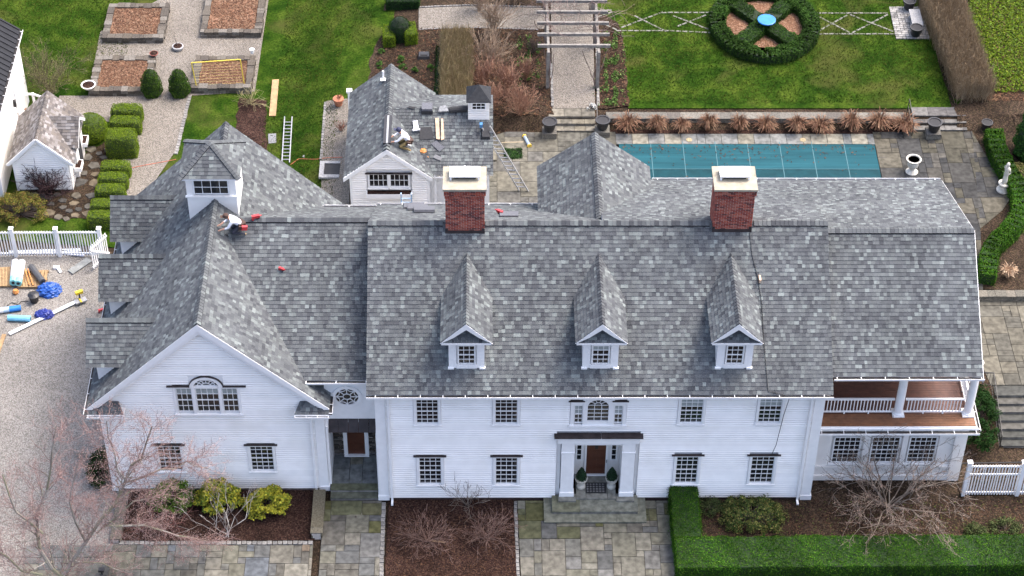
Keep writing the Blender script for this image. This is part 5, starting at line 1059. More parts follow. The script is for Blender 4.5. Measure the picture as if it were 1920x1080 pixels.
bare_shrub('red_twig_bush', 'low reddish twig bush in the left front bed', 'bush', (-16.4, -1.6, .03), 16, .9, .014, 2, 2.2, [(.22, .10, .085), (.28, .15, .12), (.16, .08, .07)], spread=.6, up=0)
# the big birch at the lower left corner
t = thing('birch_tree', 'big bare birch with reddish buds at the lower left corner', 'tree', (-22.6, -6.4, 0)); segs, tips = [], []; o = Vector((-22.6, -6.4, 0))
limbs = [([(105, 1100, -6.0), (165, 1010, -5.2), (215, 945, -4.6), (235, 900, -4.2), (265, 860, -4.0), (285, 800, -3.8)], .10), ([(120, 1085, -6.0), (75, 1030, -6.2), (70, 960, -5.8), (95, 880, -5.4), (105, 800, -5.2)], .09), ([(195, 985, -5.0), (270, 985, -4.2), (335, 1005, -3.7), (390, 1015, -3.5)], .05), ([(130, 1050, -5.6), (190, 1055, -4.9), (240, 1075, -4.5)], .04), ([(235, 905, -4.3), (300, 880, -3.7), (350, 865, -3.3), (395, 880, -3.1)], .045), ([(80, 1000, -6.2), (30, 960, -6.6), (5, 890, -6.6)], .06), ([(160, 1015, -5.3), (130, 940, -5.8), (150, 860, -5.9)], .05), ([(115, 1090, -6.1), (40, 1070, -6.8), (-10, 1030, -7)], .07), ([(235, 900, -4.2), (215, 850, -4.5), (200, 790, -4.6)], .04), ([(180, 1000, -5), (250, 940, -4.9), (310, 925, -4.6)], .04)]
segs.append((tuple(Vector((-22.6, -6.4, 0))-o), tuple(PY(105, 1100, -6.0)-o), .14, .11))
for pts, r in limbs:
    q = [PY(*p)-o for p in pts]; n = len(q)
    for i in range(n-1):
        ra, rb = r*(1-.8*i/n), r*(1-.8*(i+1)/n); mid = (q[i]+q[i+1])/2+Vector((random.gauss(0, .08), random.gauss(0, .08), random.gauss(0, .08))); segs += [(tuple(q[i]), tuple(mid), ra, (ra+rb)/2), (tuple(mid), tuple(q[i+1]), (ra+rb)/2, rb)]
        for k in range(9):
            s0 = q[i]+(q[i+1]-q[i])*random.random(); d = (q[i+1]-q[i]).normalized()+Vector((random.gauss(0, .8), random.gauss(0, .8), random.gauss(0, .5)+.1)); grow(segs, tips, s0, d, random.uniform(.5, 1.05), max(.014, rb*.4), 2, .6, (2, 3), .75, .05, .16, 3, .006)
big = [s for s in segs if s[2] > .016]; sm_ = [s for s in segs if s[2] <= .016]
V, c = tubes(big, 6, [(.36, .33, .28), (.42, .39, .34), (.28, .25, .2), (.3, .29, .2)]); quads_obj('limbs', V, c, M_BARK, t); V, c = tubes(sm_, 3, [(.30, .19, .17), (.36, .26, .235), (.23, .14, .125)]); quads_obj('twigs', V, c, M_BARK, t)
P_ = np.repeat(np.array([s[1] for s in sm_]), 4, 0); P_ = P_+RNG.normal(0, .09, P_.shape); V, c = leaves(P_, np.tile([[0, 0, 1.]], (len(P_), 1)), .04, [(.28, .18, .165), (.23, .15, .135), (.33, .26, .24)], 1.5); quads_obj('buds', V, c, M_LEAF, t)
# rear bare shrubs
LB = [(.14, .115, .08), (.18, .15, .1), (.11, .085, .06)]; RB = [(.38, .22, .15), (.32, .17, .115), (.45, .29, .2), (.27, .15, .11)]; TB = [(.36, .27, .19), (.30, .21, .15), (.42, .33, .24)]
bare_shrub('lilac', 'tall leafless shrub on the lawn behind the playhouse', 'shrub', G(97, 178), 18, 1.35, .03, 3, .75, LB, spread=.4, bud=([(.2, .22, .07), (.26, .25, .1)], .04, 1, .06))
bare_shrub('vine', 'dark bare vine climbing the playhouse gable', 'vine', (-25.2, 21.85, 0), 20, .95, .04, 3, .8, [(.05, .03, .032), (.075, .045, .045)], spread=.7, rmin=.012)
for i, (px, py, n, L, cl) in enumerate(((925, 62, 30, 1.2, TB), (915, 130, 30, 1.2, TB), (905, 165, 26, .9, RB), (950, 175, 34, 1.0, RB), (975, 215, 30, .9, RB), (925, 205, 26, .8, RB), (985, 150, 20, .7, RB), (900, 20, 20, .9, TB), (960, 8, 24, .8, TB), (1000, 100, 12, .5, BKC))):
    bare_shrub('bare_clump', 'leafless %s shrub clump behind the shed, %s' % ('reddish' if cl is RB else ('dark' if cl is BKC else 'tan'), ('rear of the wide bed', 'middle of the wide bed', 'beside the tan hedge', 'behind the shed cupola', 'nearest the terrace', 'just right of the shed', 'beside the path edge', 'at the top edge left', 'at the top edge right', 'by the pergola')[i]), 'shrub', G(px, py), int(n*1.5), L*.95, .012, 2, .45, cl, spread=.3, rmin=.008)
bare_shrub('weeping_shrub', 'pale drooping shrub at the corner of the raised bed', 'shrub', G(470, 196), 26, .75, .01, 1, 1.4, [(.42, .37, .2), (.36, .31, .17), (.3, .27, .13)], spread=.5, up=-.1)
for i, x in enumerate((1178, 1228, 1278, 1332, 1382, 1438, 1487, 1538, 1590, 1640, 1690)):
    grass_clump('ornamental_grass', '%s clump of tan ornamental grass from the garden steps' % ('first', 'second', 'third', 'fourth', 'fifth', 'sixth', 'seventh', 'eighth', 'ninth', 'tenth', 'last')[i], G(x+random.uniform(-6, 6), 246+random.uniform(-2, 2))+Vector((0, 0, .02)), random.randint(170, 300), random.uniform(.75, 1.1), [(.2, .11, .07), (.16, .085, .055), (.26, .165, .105)], 'grass clumps behind the pool', random.uniform(.45, .75))
grass_clump('ornamental_grass', 'tan grass clump in the mulch at the right edge', G(1888, 520), 160, .8, [(.42, .28, .18), (.5, .37, .25)], None, .4)
# little green perennials
def perennial(px, py, n, r, cols, lab): p = G(px, py); bush('perennial', lab, 'plant', p, r, r, .3, n, cols, .09, 8, stems=False, cr=.12)
GP = [(.04, .09, .016), (.06, .115, .028), (.03, .068, .013)]
for i, (x, y) in enumerate(((752, 114), (776, 136), (806, 130), (715, 100), (712, 125), (756, 128))): perennial(x, y, 260, .22, GP, 'small green sprout in the bed behind the shed, %s' % ('beside the black lid', 'in front of the lid', 'right one near the hedge strip', 'left near the lawn', 'leftmost near the lawn', 'middle one')[i])
pts = []
for i in range(5200):
    side = random.random() < .6; px = random.gauss(1148, 12) if side else random.gauss(990, 12); py = random.uniform(62, 200) if side else random.uniform(70, 165)
    if math.sin(px*.35)+math.sin(py*.23)+math.sin(px*.11+py*.17) > .2: p = G(px, py); pts.append((p.x, p.y, T(p.x, p.y)+.03+abs(random.gauss(0, .1))))
V, c = leaves(pts, np.tile([[0, 0, 1.]], (len(pts), 1)), .11, GP+[(.13, .2, .06)], .7); quads_obj('spring_foliage', V, c, M_LEAF, kind='stuff', label='patchy spring leaves along both sides of the pergola path', cat='ground cover')
p = G(962, 290); hedge('groundcover_square', 'small square of dark green ground cover in the terrace', [(p.x-.5, p.y), (p.x+.5, p.y)], .9, .14, GD, 600, .07, cat='ground cover')
# ================================================================== GARDEN FURNISHINGS
def raised_bed(px, lab, h=.4):
    c = [P(x, y, h) for x, y in px]; x0 = (c[0].x+c[3].x)/2; x1 = (c[1].x+c[2].x)/2; y1 = (c[0].y+c[1].y)/2; y0 = (c[2].y+c[3].y)/2
    t = thing('raised_bed', lab, 'raised bed', (x0, y0, 0), group='stone raised beds'); pal = [(.17, .15, .125), (.13, .115, .098), (.21, .19, .16), (.15, .13, .105), (.25, .23, .2)]; W_, D_ = x1-x0, y1-y0; w = .38
    for ax, ln, pos in ((0, W_, 0), (0, W_, D_-w), (1, D_-2*w, 0), (1, D_-2*w, W_-w)):
        for z0, z1 in ((-.1, .2), (.2, h)):
            s = 0
            while s < ln-.05:
                l = min(random.uniform(.2, .55), ln-s); q = B(); e = random.uniform(-.03, .05); top = z1+(random.uniform(-.02, .03) if z1 == h else 0); k = random.choice(pal)
                if ax == 0: q.box(s+.008, s+l-.008, pos-e, pos+w+e, z0, top, k)
                else: q.box(pos-e, pos+w+e, w+s+.008, w+s+l-.008, z0, top, k)
                q.build('stone', M_COBBLE, t); s += l
    q = B(); q.box(w, W_-w, w, D_-w, 0, h-.08); q.build('wood_chips', M_CHIP, t)
    V = []; Cc = []
    for i in range(1400):
        x, y = random.uniform(w, W_-w), random.uniform(w, D_-w); a = random.uniform(0, 6.28); l = random.uniform(.05, .14); ww = l*.4; ca, sa = math.cos(a), math.sin(a); V.append([(x+ca*i_*l-sa*j*ww, y+sa*i_*l+ca*j*ww, h-.055+i_*random.uniform(-.03, .03)) for i_, j in ((-.5, -.5), (.5, -.5), (.5, .5), (-.5, .5))]); c_ = random.choice([(.17, .095, .06), (.13, .068, .042), (.22, .14, .09), (.085, .046, .032)]); Cc.append(c_)
    quads_obj('loose_chips', np.array(V), np.array(Cc), M_BARK, t, kind='stuff'); return t
raised_bed([(205, 6), (317, 6), (307, 70), (190, 72)], 'raised stone bed at the back left of the gravel garden'); raised_bed([(388, -25), (500, -25), (490, 60), (376, 62)], 'raised stone bed at the back right, cut by the top edge')
raised_bed([(180, 104), (293, 104), (280, 168), (166, 172)], 'raised stone bed in front left, with a white bowl on its corner'); raised_bed([(368, 104), (480, 105), (470, 165), (357, 165)], 'raised stone bed in front right, behind the yellow frame')
# yellow frame
t = thing('pole_trellis', 'thin yellow pole frame standing over the front right raised bed', 'frame'); a, b_ = G(370, 170), G(459, 165); q = B(); q.path([a, a+Vector((-.15, 0, 2.0)), b_+Vector((-.1, 0, 2.05)), b_], .035, 6); q.build('pole_frame', mat('yellow_paint', (.62, .48, .06), .5), t)
q = B(); [q.tube(a+Vector((-.13, 0, z)), b_+Vector((-.1, 0, z)), .005, .005, 3) for z in np.arange(.2, 1.9, .2)]; q.build('netting', mat('yellow_cord', (.45, .38, .12), .7), t, kind='stuff')
# bowls and pots
MS = mat('cast_stone', (.50, .48, .42), .85, .15, 6, bump=.2, noise2=(3, (.33, .32, .26), .5, .75)); MT = mat('terracotta', (.33, .13, .07), .8, .2, 5)
def bowl(name, lab, base, prof, m, soil=None, n=18, cat='pot', top=None):
    t = thing(name, lab, cat, base); q = B(); q.lathe(prof, n=n); q.build('bowl', m, t, smooth=False)
    if soil: r, z = soil; q = B(); q.lathe([(r, z-.03), (r, z)], n=n); q.build('soil', M_DARK if m is M_BLACK else M_MULCH, t)
    return t
b0 = G(168, 175); bowl('planter_bowl', 'wide white bowl on the corner of the front left raised bed', (b0.x, b0.y, .38), [(.2, 0), (.28, .05), (.4, .22), (.42, .26), (.36, .26), (.34, .22)], M_TRIM, (.34, .235))
b0 = P(289, 104, .4); bowl('planter_bowl', 'small rust-coloured bowl on the inner corner of the front left raised bed', (b0.x, b0.y, .42), [(.15, 0), (.26, .14), (.25, .16)], mat('rust', (.2, .06, .045), .8, .3, 8), (.22, .165))
b0 = G(334, 92); t = bowl('stone_basin', 'round stone basin with a twisted twig in the gravel', b0, [(.28, 0), (.33, .1), (.34, .22), (.27, .24)], M_COBBLE, (.26, .245)); s_, tp = [], []; grow(s_, tp, (0, 0, .2), (0, 0, 1), .7, .02, 1, .6); V, c = tubes(s_, 4, BKC); quads_obj('twisted_twig', V, c, M_BARK, t)
bowl('flower_pot', 'small white pot on the edge of the front right raised bed', P(473, 100, .4)+Vector((0, 0, .02)), [(.1, 0), (.14, .26), (.15, .28), (.12, .28)], M_TRIM, (.11, .26))
bowl('flower_pot', 'terracotta pot on the gravel strip beside the shed', G(635, 197)+Vector((0, 0, .02)), [(.2, 0), (.28, .36), (.31, .37), (.31, .46), (.26, .46)], MT, (.26, .44)); bare_shrub('dead_plant', 'dry stems in the terracotta pot', 'plant', G(635, 197)+Vector((0, 0, .45)), 14, .22, .006, 1, .9, [(.2, .08, .05)])
bare_shrub('dead_plant', 'rusty shrub against the shed side', 'plant', G(640, 245), 20, .4, .008, 1, .6, [(.22, .08, .05), (.3, .13, .08)])
def black_pot(px, py, lab, z=.0, s=1): return bowl('black_urn', lab, G(px, py)+Vector((0, 0, z)), [(.25*s, 0), (.31*s, .12*s), (.4*s, .6*s), (.46*s, .66*s), (.46*s, .74*s), (.38*s, .74*s), (.36*s, .66*s)], M_BLACK, (.36*s, .7*s), cat='urn')
for px, py, z, lab in ((1030, 255, .35, 'black urn left of the garden steps'), (1129, 252, .35, 'black urn right of the garden steps'), (1748, 256, .4, 'black urn on a stone pier at the right end of the pool')):
    p = G(px, py); p = Vector((p.x, p.y, 1.0)); q = thing('stone_pier', 'low stone pier under the '+lab.replace('black urn on a stone pier','urn'), 'pier', p)
    for k in range(3): c = B(); c.box(-.4, .4, -.35, .35, k*.14, k*.14+.135, random.choice(((.22, .21, .18), (.26, .25, .21), (.18, .17, .15)))); c.build('stone', M_COBBLE, q)
    bowl('black_urn', lab, p+Vector((0, 0, .41)), [(.22, 0), (.28, .1), (.36, .5), (.42, .56), (.42, .64), (.34, .64), (.32, .58)], M_BLACK, (.33, .6), cat='urn')
black_pot(1848, 245, 'black pot tucked at the end of the curved hedge', .1, .7)
# hand rails beside garden steps
def rail(a, b_, h, lab):
    t = thing('hand_rail', lab, 'hand rail'); a, b_ = Vector(a), Vector(b_); q = B(); q.path([a, a+Vector((0, 0, h)), b_+Vector((0, 0, h)), b_], .022, 6); q.path([a+Vector((0, 0, h*.5)), b_+Vector((0, 0, h*.5))], .014, 5); q.build('bar', M_IRON, t)
rail((4.68, 26.0, 1), (4.68, 27.6, 1.5), .9, 'black iron hand rail beside the middle garden steps'); rail((22.15, 25.7, 1), (22.05, 27.2, 1.5), .95, 'black iron hand rail beside the right garden steps')
t = thing('stair_railing', 'black iron railing along the side stairs', 'railing'); q = B(); a, b_, c_ = Vector((23.2, 3.2, .0)), Vector((23.2, 6.4, 1.0)), Vector((22.0, 6.5, 1.0)); u = Vector((0, 0, .95)); q.path([a, a+u, b_+u, c_+u, c_], .025, 6); q.path([a+u*.15, b_+u*.15, c_+u*.15], .015, 5); q.build('rail', M_IRON, t)
q = B(); q.tube((0, 0, 0), (0, 0, .82), .011, .011, 5); me = q.mesh('baluster'); me.materials.append(M_IRON)
for i in range(24): p = a+(b_-a)*(i/24); link('baluster', me, None, t, loc=p+u*.13)
for i in range(8): p = b_+(c_-b_)*(i/8); link('baluster', me, None, t, loc=p+u*.13)
t = thing('edge_rail', 'single iron bar above the picket fence at the right', 'hand rail'); q = B(); q.path([(20.9, 1.2, .0), (20.9, 1.2, 1.2), (26, 1.3, 1.2), (26, 1.3, 0)], .03, 6); q.build('bar', M_IRON, t)
# urn, statue
bowl('stone_urn', 'white cast-stone urn standing on the right terrace', G(1709, 324)+Vector((0, 0, .04)), [(.32, 0), (.34, .06), (.25, .12), (.14, .2), (.13, .28), (.2, .34), (.29, .5), (.3, .68), (.28, .78), (.4, .88), (.42, .95), (.34, .96), (.31, .9)], MS, (.32, .9), 20, 'urn')
t = thing('garden_statue', 'pale statue of a draped figure on a round base by the curved hedge', 'statue', G(1880, 358)+Vector((0, 0, .04)))
q = B(); q.lathe([(.36, 0), (.36, .08), (.3, .14), (.22, .3), (.26, .42), (.32, .46), (.32, .54), (.2, .55)], n=18); q.build('pedestal', MS, t)
q = B(); q.lathe([(.16, .55), (.15, .7), (.12, .95), (.135, 1.15), (.11, 1.3), (.15, 1.48), (.14, 1.58), (.06, 1.64), (.055, 1.68), (.09, 1.74), (.1, 1.83), (.06, 1.92), (.01, 1.93)], n=14); q.tube((.13, 0, 1.52), (.2, -.05, 1.25), .045, .035, 7); q.tube((.2, -.05, 1.25), (.05, -.14, 1.2), .036, .03, 7); q.tube((-.13, 0, 1.52), (-.16, -.03, 1.72), .045, .035, 7); q.tube((-.16, -.03, 1.72), (-.03, -.06, 1.85), .034, .028, 7); q.build('figure', MS, t, smooth=True)
# blue table in the ring hedge
p = G(1435, 60); t = thing('blue_table', 'round bright blue table in the middle of the ring hedge', 'table', p); MBl = mat('blue_paint', (.015, .17, .52), .35, .12, 5); q = B(); q.lathe([(.5, .82), (.53, .84), (.53, .9), (.5, .91)], n=24); q.build('table_top', MBl, t); q = B(); q.lathe([(.22, 0), (.2, .05), (.06, .1), (.06, .82)], n=10); q.build('pedestal', mat('dark_blue', (.01, .02, .09), .5), t)
# bench pad and urn upper right
q4 = gx((1667, 14), (1726, 14), (1743, 74), (1680, 74)); paving('bench_pad', [(p.x, p.y) for p in q4], [(.29, .28, .265), (.25, .245, .235), (.33, .32, .3)], .2, sizes=((1, 1), (2, 1)))
p = G(1716, 48); t = thing('stone_bench', 'grey stone bench on the paved pad at the upper right', 'bench', (p.x, p.y, T(p.x, p.y)+.04), R(0)); part('seat', t, M_COBBLE, (-.32, .32, -.7, .9, .4, .5)); part('leg', t, M_COBBLE, (-.25, .25, -.55, -.35, 0, .4)); part('leg', t, M_COBBLE, (-.25, .25, .55, .75, 0, .4))
black_pot(1716, 68, 'black urn at the near end of the stone bench', .04, .85); black_pot(1703, 18, 'black urn at the far end of the stone bench', .04, .85)
# pergola
t = thing('pergola', 'weathered wooden pergola with bare vines over the gravel path', 'pergola'); ML = mat('weathered_wood', (.19, .178, .16), .85, .25, 5, bump=.2); px0, px1 = 1.75, 5.0; zb = 1.5+2.5
for y in (29.4, 33.2, 36.8, 40.5):
    for x in (2.0, 4.8): part('post', t, ML, (x-.1, x+.1, y-.1, y+.1, 1.5, zb))
for x in (2.0, 4.8): part('beam', t, ML, (x-.07, x+.07, 29.1, 41, zb, zb+.2))
for y in np.arange(29.6, 41, 1.06): part('crossbeam', t, ML, (px0-.35, px1+.45, y-.06, y+.06, zb+.2, zb+.38))
segs, tips = [], []
for y in (29.5, 33.2, 36.8):
    for x in (2.0, 4.8):
        for k in range(3): grow(segs, tips, (x+random.uniform(-.15, .15), y+random.uniform(-.1, .1), 1.5), (random.gauss(0, .1), random.gauss(0, .1), 1), 2.4, .03, 0, kink=.12, nseg=6)
for i in range(150): x = random.choice((2.0, 4.8, random.uniform(2, 4.8))); grow(segs, tips, (x, random.uniform(31, 41), zb+.3), (random.gauss(0, 1), random.gauss(0, 1), .1), random.uniform(.8, 1.6), .014, 1, .7, up=-.02)
V, c = tubes(segs, 3, [(.2, .15, .13), (.3, .22, .2), (.16, .12, .11)]); quads_obj('vine_stems', V, c, M_BARK, t)
p = G(1108, 203); bush('white_flowers', 'white flowering plant at the top of the garden steps', 'plant', p, .3, .25, .4, 400, [(.6, .6, .58), (.5, .52, .48)], .07, 10, cr=.14)
# ---- picket fences
def fence(name, lab, a, b_, posts, h=1.15, gap=.145, mid=False, z=None, post0=True):
    a, b_ = Vector((a[0], a[1], 0)), Vector((b_[0], b_[1], 0)); L = (b_-a).length; t = thing(name, lab, 'fence', (a.x, a.y, T(a.x, a.y) if z is None else z), math.atan2(b_.y-a.y, b_.x-a.x)); q = B()
    w = .065; q.hexa([(-w/2, -.012, .08), (w/2, -.012, .08), (w/2, .012, .08), (-w/2, .012, .08)], [(-w/2*.7, -.012, h), (w/2*.7, -.012, h), (w/2*.7, .012, h), (-w/2*.7, .012, h)]); me = q.mesh('picket'); me.materials.append(M_TRIM)
    n = int(L/gap)
    for i in range(n): link('picket', me, None, t, loc=(i*gap+.05, -.045, 0), rot=(0, random.uniform(-.012, .012), 0))
    for zz in ((.2, h-.15)+((h*.68,) if mid else ())): part('rail', t, M_TRIM, (0, L, -.03, .02, zz-.045, zz+.045))
    for x in posts: part('post', t, M_TRIM, (x-.085, x+.085, -.09, .09, 0, h+.12)); part('post_cap', t, M_TRIM, (x-.12, x+.12, -.12, .12, h+.12, h+.18))
    return t
fence('picket_fence', 'white picket fence at the left beside the gravel drive', (-30, 16.9), (-21.5, 16.95), (.9, 3.85, 6.15, 8.4), 1.8)
g_ = thing('picket_gate', 'open white picket gate with a diagonal brace', 'gate', (-21.25, 16.9, .0), R(-122)); q = B(); q.box(-.03, .03, -.012, .012, .1, 1.7); me = q.mesh('picket'); me.materials.append(M_TRIM)
for i in range(9): link('picket', me, None, g_, loc=(.08+i*.145, 0, 0))
part('rail', g_, M_TRIM, (.0, 1.35, .012, .05, .25, .34)); part('rail', g_, M_TRIM, (0, 1.35, .012, .05, 1.45, 1.54)); q = B(); q.bar((.05, .035, .3), (1.3, .035, 1.45), .04, .09); q.build('brace', M_TRIM, g_)
fence('picket_fence', 'white picket fence at the right beside the sunroom', (20.95, .28), (26, .28), (.02, 2.55), 2.15, .13, mid=True, z=.0)
# ---- entrance urns with little conifers, mat, lantern
for x, lab in ((2.98, 'left urn with a small conifer at the front door'), (4.4, 'right urn with a small conifer at the front door')):
    t = bowl('door_urn', lab, (x, .45, .445), [(.21, 0), (.21, .1), (.13, .18), (.12, .28), (.25, .42), (.29, .55), (.31, .6), (.25, .6)], MS, (.26, .58), 16, 'urn'); topiary('mini_conifer', 'foliage', 'x', (0, 0, 0), [(.58, .26), (.8, .25), (1.1, .15), (1.35, .02)], 1600, [(.02, .05, .022), (.03, .065, .03), (.015, .04, .018)], .05, parent=t)
t = thing('door_mat', 'black and grey patterned doormat before the front door', 'mat', (3.68, .35, .447)); part('mat', t, M_BLACK, (-.48, .48, -.33, .33, 0, .015)); q = B()
for i in range(6):
    for j in range(4): q.box(-.42+i*.145, -.42+i*.145+.05, -.26+j*.145, -.26+j*.145+.09, .0152, .018); q.box(-.42+i*.145-.02, -.42+i*.145+.09, -.23+j*.145, -.2+j*.145, .0183, .02)
q.build('pattern', mat('mat_grey', (.18, .18, .175), .9), t, kind='stuff')
t = thing('path_light', 'small black path light at the bottom left patio', 'lamp', G(192, 1078)); part('head', t, M_BLACK, (-.13, .13, -.1, .1, .3, .42)); part('stake', t, M_BLACK, (-.03, .03, -.03, .03, 0, .3))
t = thing('fallen_stick', 'pale stick lying on the middle front bed', 'stick'); a = G(806, 1015); q = B(); q.bar(a+Vector((0, 0, .06)), G(834, 1019)+Vector((0, 0, .07)), .06, .03); q.build('stick', M_RAWWOOD, t)
b = B(); p = G(795, 107); b.hexa([(p.x-.38, p.y-.3, p.z), (p.x+.38, p.y-.3, p.z), (p.x+.36, p.y+.3, p.z), (p.x-.36, p.y+.3, p.z)], [(p.x-.3, p.y-.22, p.z+.22), (p.x+.3, p.y-.22, p.z+.22), (p.x+.28, p.y+.24, p.z+.22), (p.x-.28, p.y+.24, p.z+.22)]); b.box(p.x-.2, p.x+.2, p.y-.12, p.y+.14, p.z+.22, p.z+.26); b.build('utility_lid', M_BLACK, label='black plastic utility box in the bed behind the shed', cat='box')
b = B(); p = G(988, 268); d = Vector((.16, -.95, 0)).normalized(); 
t = thing('tool_roll', 'grey roller with yellow ends lying on the terrace', 'tool'); q = B(); a = p+Vector((-.12, .38, .13)); c_ = p+Vector((.12, -.38, .13)); q.tube(a, c_, .09, .09, 10); q.build('tube', mat('bluegrey', (.25, .32, .42), .5), t); q = B(); q.tube(a-(c_-a)*.1, a, .13, .13, 10); q.tube(c_, c_+(c_-a)*.1, .13, .13, 10); q.build('end', mat('yellow_plastic', (.55, .38, .05), .5), t)
b = B(); a = Vector((p.x-1.4, p.y-.05, 1.06)); b.path([a, p+Vector((-.2, 0, .06))], .03, 5); b.build('pole', mat('tan_pole', (.4, .33, .22), .7), label='thin tan pole beside the roller on the terrace', cat='pole')
# dark window-well by the shed
p = G(625, 320); t = thing('window_well', 'dark sunken well with stone edge left of the shed', 'well'); part('well', t, M_DARK, (p.x-.5, p.x+.35, p.y-.45, p.y+.5, T(p.x, p.y)+.0, T(p.x, p.y)+.06)); 
for x0, x1, y0, y1 in ((-.75, .35, .5, .7), (-.75, -.5, -.7, .5), (-.5, .35, -.7, -.45)): part('edge_stone', t, M_COBBLE, (p.x+x0, p.x+x1, p.y+y0, p.y+y1, T(p.x, p.y), T(p.x, p.y)+.12))
# ================================================================== ROOFING JOB
def ladder(lab, a, b_, w=.42, rung=.3, m=None, side=None, feet=True):
    a, b_ = Vector(a), Vector(b_); d = (b_-a); L = d.length; d.normalize(); s = Vector(side).normalized() if side else d.cross(Vector((0, 0, 1))).normalized(); t = thing('ladder', lab, 'ladder'); m = m or M_METAL
    for k in (-1, 1): q = B(); q.bar(a+s*k*w/2, b_+s*k*w/2, .055, .1, upv=s.cross(d)); q.build('side_rail', m, t)
    q = B(); q.tube(-s*w/2, s*w/2, .03, .03, 6); me = q.mesh('rung'); me.materials.append(m)
    for i in range(1, int(L/rung)): link('rung', me, None, t, loc=a+d*(i*rung))
    return t
zc = lambda y: cze+(czr-cze)*(y-cyf)/(cyr-cyf)            # shed cross roof, front slope
zfr = lambda x: fz-(x-fxr)*sr                              # shed front roof, right slope
top = P(910, 236, 5.2); foot = P(982, 358, 1.08); l_ = ladder('long metal ladder leaning on the shed roof from the terrace', foot, top, .5, .3, side=(.9, -.1, 0))
t2 = thing('ladder_pad', 'blue ladder pad at the top of the leaning ladder', 'pad', top); part('pad', t2, mat('blue_pad', (.06, .2, .4), .6), (-.3, -.14, -.1, .1, -.05, .16))
a, b_ = G(536, 308), G(541, 222); ladder('metal ladder lying flat on the lawn', a+Vector((0, 0, .1)), b_+Vector((0, 0, .1)), .42, .3, side=(1, 0, 0))
t = thing('wood_plank', 'single raw plank lying on the lawn', 'plank'); a, b_ = G(511, 219), G(517, 151); q = B(); q.bar(a+Vector((0, 0, .06)), b_+Vector((0, 0, .06)), .38, .05); q.build('board', M_RAWWOOD, t)
ladder('small blue-tipped ladder rising behind the roof ridge', (-5.35, 13.1, 5.0), (-5.35, 12.65, 8.05), .5, .3, mat('blue_aluminium', (.35, .5, .65), .4), side=(1, 0, 0))
MSHG = mat('grey_shingle_bundle', (.10, .105, .12), .9, .25, 25, bump=.3)
def slabs(name, lab, items, m=MSHG, cat='shingles'):
    t = thing(name, lab, cat)
    for pts, th in items: q = B(); v = [Vector(p) for p in pts]; n = (v[1]-v[0]).cross(v[2]-v[0]).normalized(); n = n if n.z > 0 else -n; q.hexa([p+n*.05 for p in v], [p+n*(.05+th) for p in v]); q.build('sheet', m, t)
    return t
def onp(px, py, f, it=300):                                 # point on a roof plane z=f(p)
    z = 4.5
    for i in range(it): p = P(px, py, z); z += .4*(f(p)-z)
    return P(px, py, z)
FC = lambda p: zc(p.y); FR = lambda p: zfr(p.x); FB = lambda p: ZR-(p.y-YR)*sbl; FM = lambda p: zf(p.y)
def sq(f, *pts): return [onp(x, y, f) for x, y in pts]
slabs('shingle_stack', 'short stack of dark shingles on the rear slope near the left chimney', [(sq(FB, (757, 392), (793, 391), (796, 383), (757, 383)), .05), (sq(FB, (764, 396), (802, 395), (802, 388), (764, 387)), .09), (sq(FB, (776, 400), (815, 400), (815, 393), (776, 392)), .12)])
slabs('shingle_sheet', 'single dark shingle on the ridge right of the left chimney', [(sq(FB, (937, 408), (972, 408), (972, 400), (937, 400)), .05)])
BLK = mat('roofing_felt', (.022, .023, .026), .8, .25, 14); 
slabs('felt_sheet', 'square of black felt on the shed roof below the white bracket', [(sq(FC, (787, 263), (814, 261), (809, 238), (787, 240)), .012)], BLK, 'felt'); slabs('felt_sheet', 'grey shingle sheet lying askew on the shed roof', [(sq(FC, (808, 270), (824, 285), (834, 277), (818, 264)), .012)], MSHG); slabs('shingle_piece', 'loose grey shingle strip low on the shed roof', [(sq(FC, (812, 296), (826, 302), (829, 296), (816, 290)), .015)], mat('pale_shingle', (.16, .165, .175), .9, .2, 20))
t = thing('felt_roll', 'black roll of felt beside the top of the ladder', 'felt roll'); a, b_ = onp(911, 236, FC), onp(912, 262, FC); q = B(); q.hexa([a+Vector((-.28, 0, .02)), b_+Vector((-.28, 0, .02)), b_+Vector((.2, 0, .02)), a+Vector((.2, 0, .02))], [a+Vector((-.22, 0, .14)), b_+Vector((-.22, 0, .2)), b_+Vector((.16, 0, .2)), a+Vector((.16, 0, .14))]); q.build('roll', BLK, t)
t = thing('shingle_box', 'dark bundle of cap shingles near the shed ridge', 'bundle'); p = onp(801, 206, FC); part('bundle', t, MSHG, (p.x-.28, p.x+.28, p.y-.25, p.y+.3, p.z-.15, p.z+.25)); part('strap', t, BLK, (p.x-.3, p.x+.3, p.y-.26, p.y-.2, p.z-.14, p.z+.12))
t = thing('felt_roll', 'long black felt roll along the shed ridge beside the cupola', 'felt roll'); a, b_ = onp(843, 210, FC)+Vector((0, 0, .14)), onp(879, 207, FC)+Vector((0, 0, .14)); q = B(); q.tube(a, b_, .17, .17, 10); q.build('roll', BLK, t)
slabs('crumpled_sheet', 'crumpled grey sheet on the shed ridge', [(sq(FC, (822, 212), (842, 211), (836, 200), (825, 202)), .16)], mat('grey_wrap', (.2, .21, .22), .6, .3, 10), 'sheet')
slabs('felt_scrap', 'small black felt scrap at the valley of the shed roof', [(sq(FC, (762, 203), (776, 205), (780, 202), (768, 200)), .03)], BLK, 'felt')
MWB = mat('white_metal', (.6, .62, .66), .35, .1, metal=.2); MKP = mat('kraft_paper', (.52, .37, .26), .8, .2, 6); MOR = mat('orange_tool', (.5, .2, .05), .6, .3, 8)
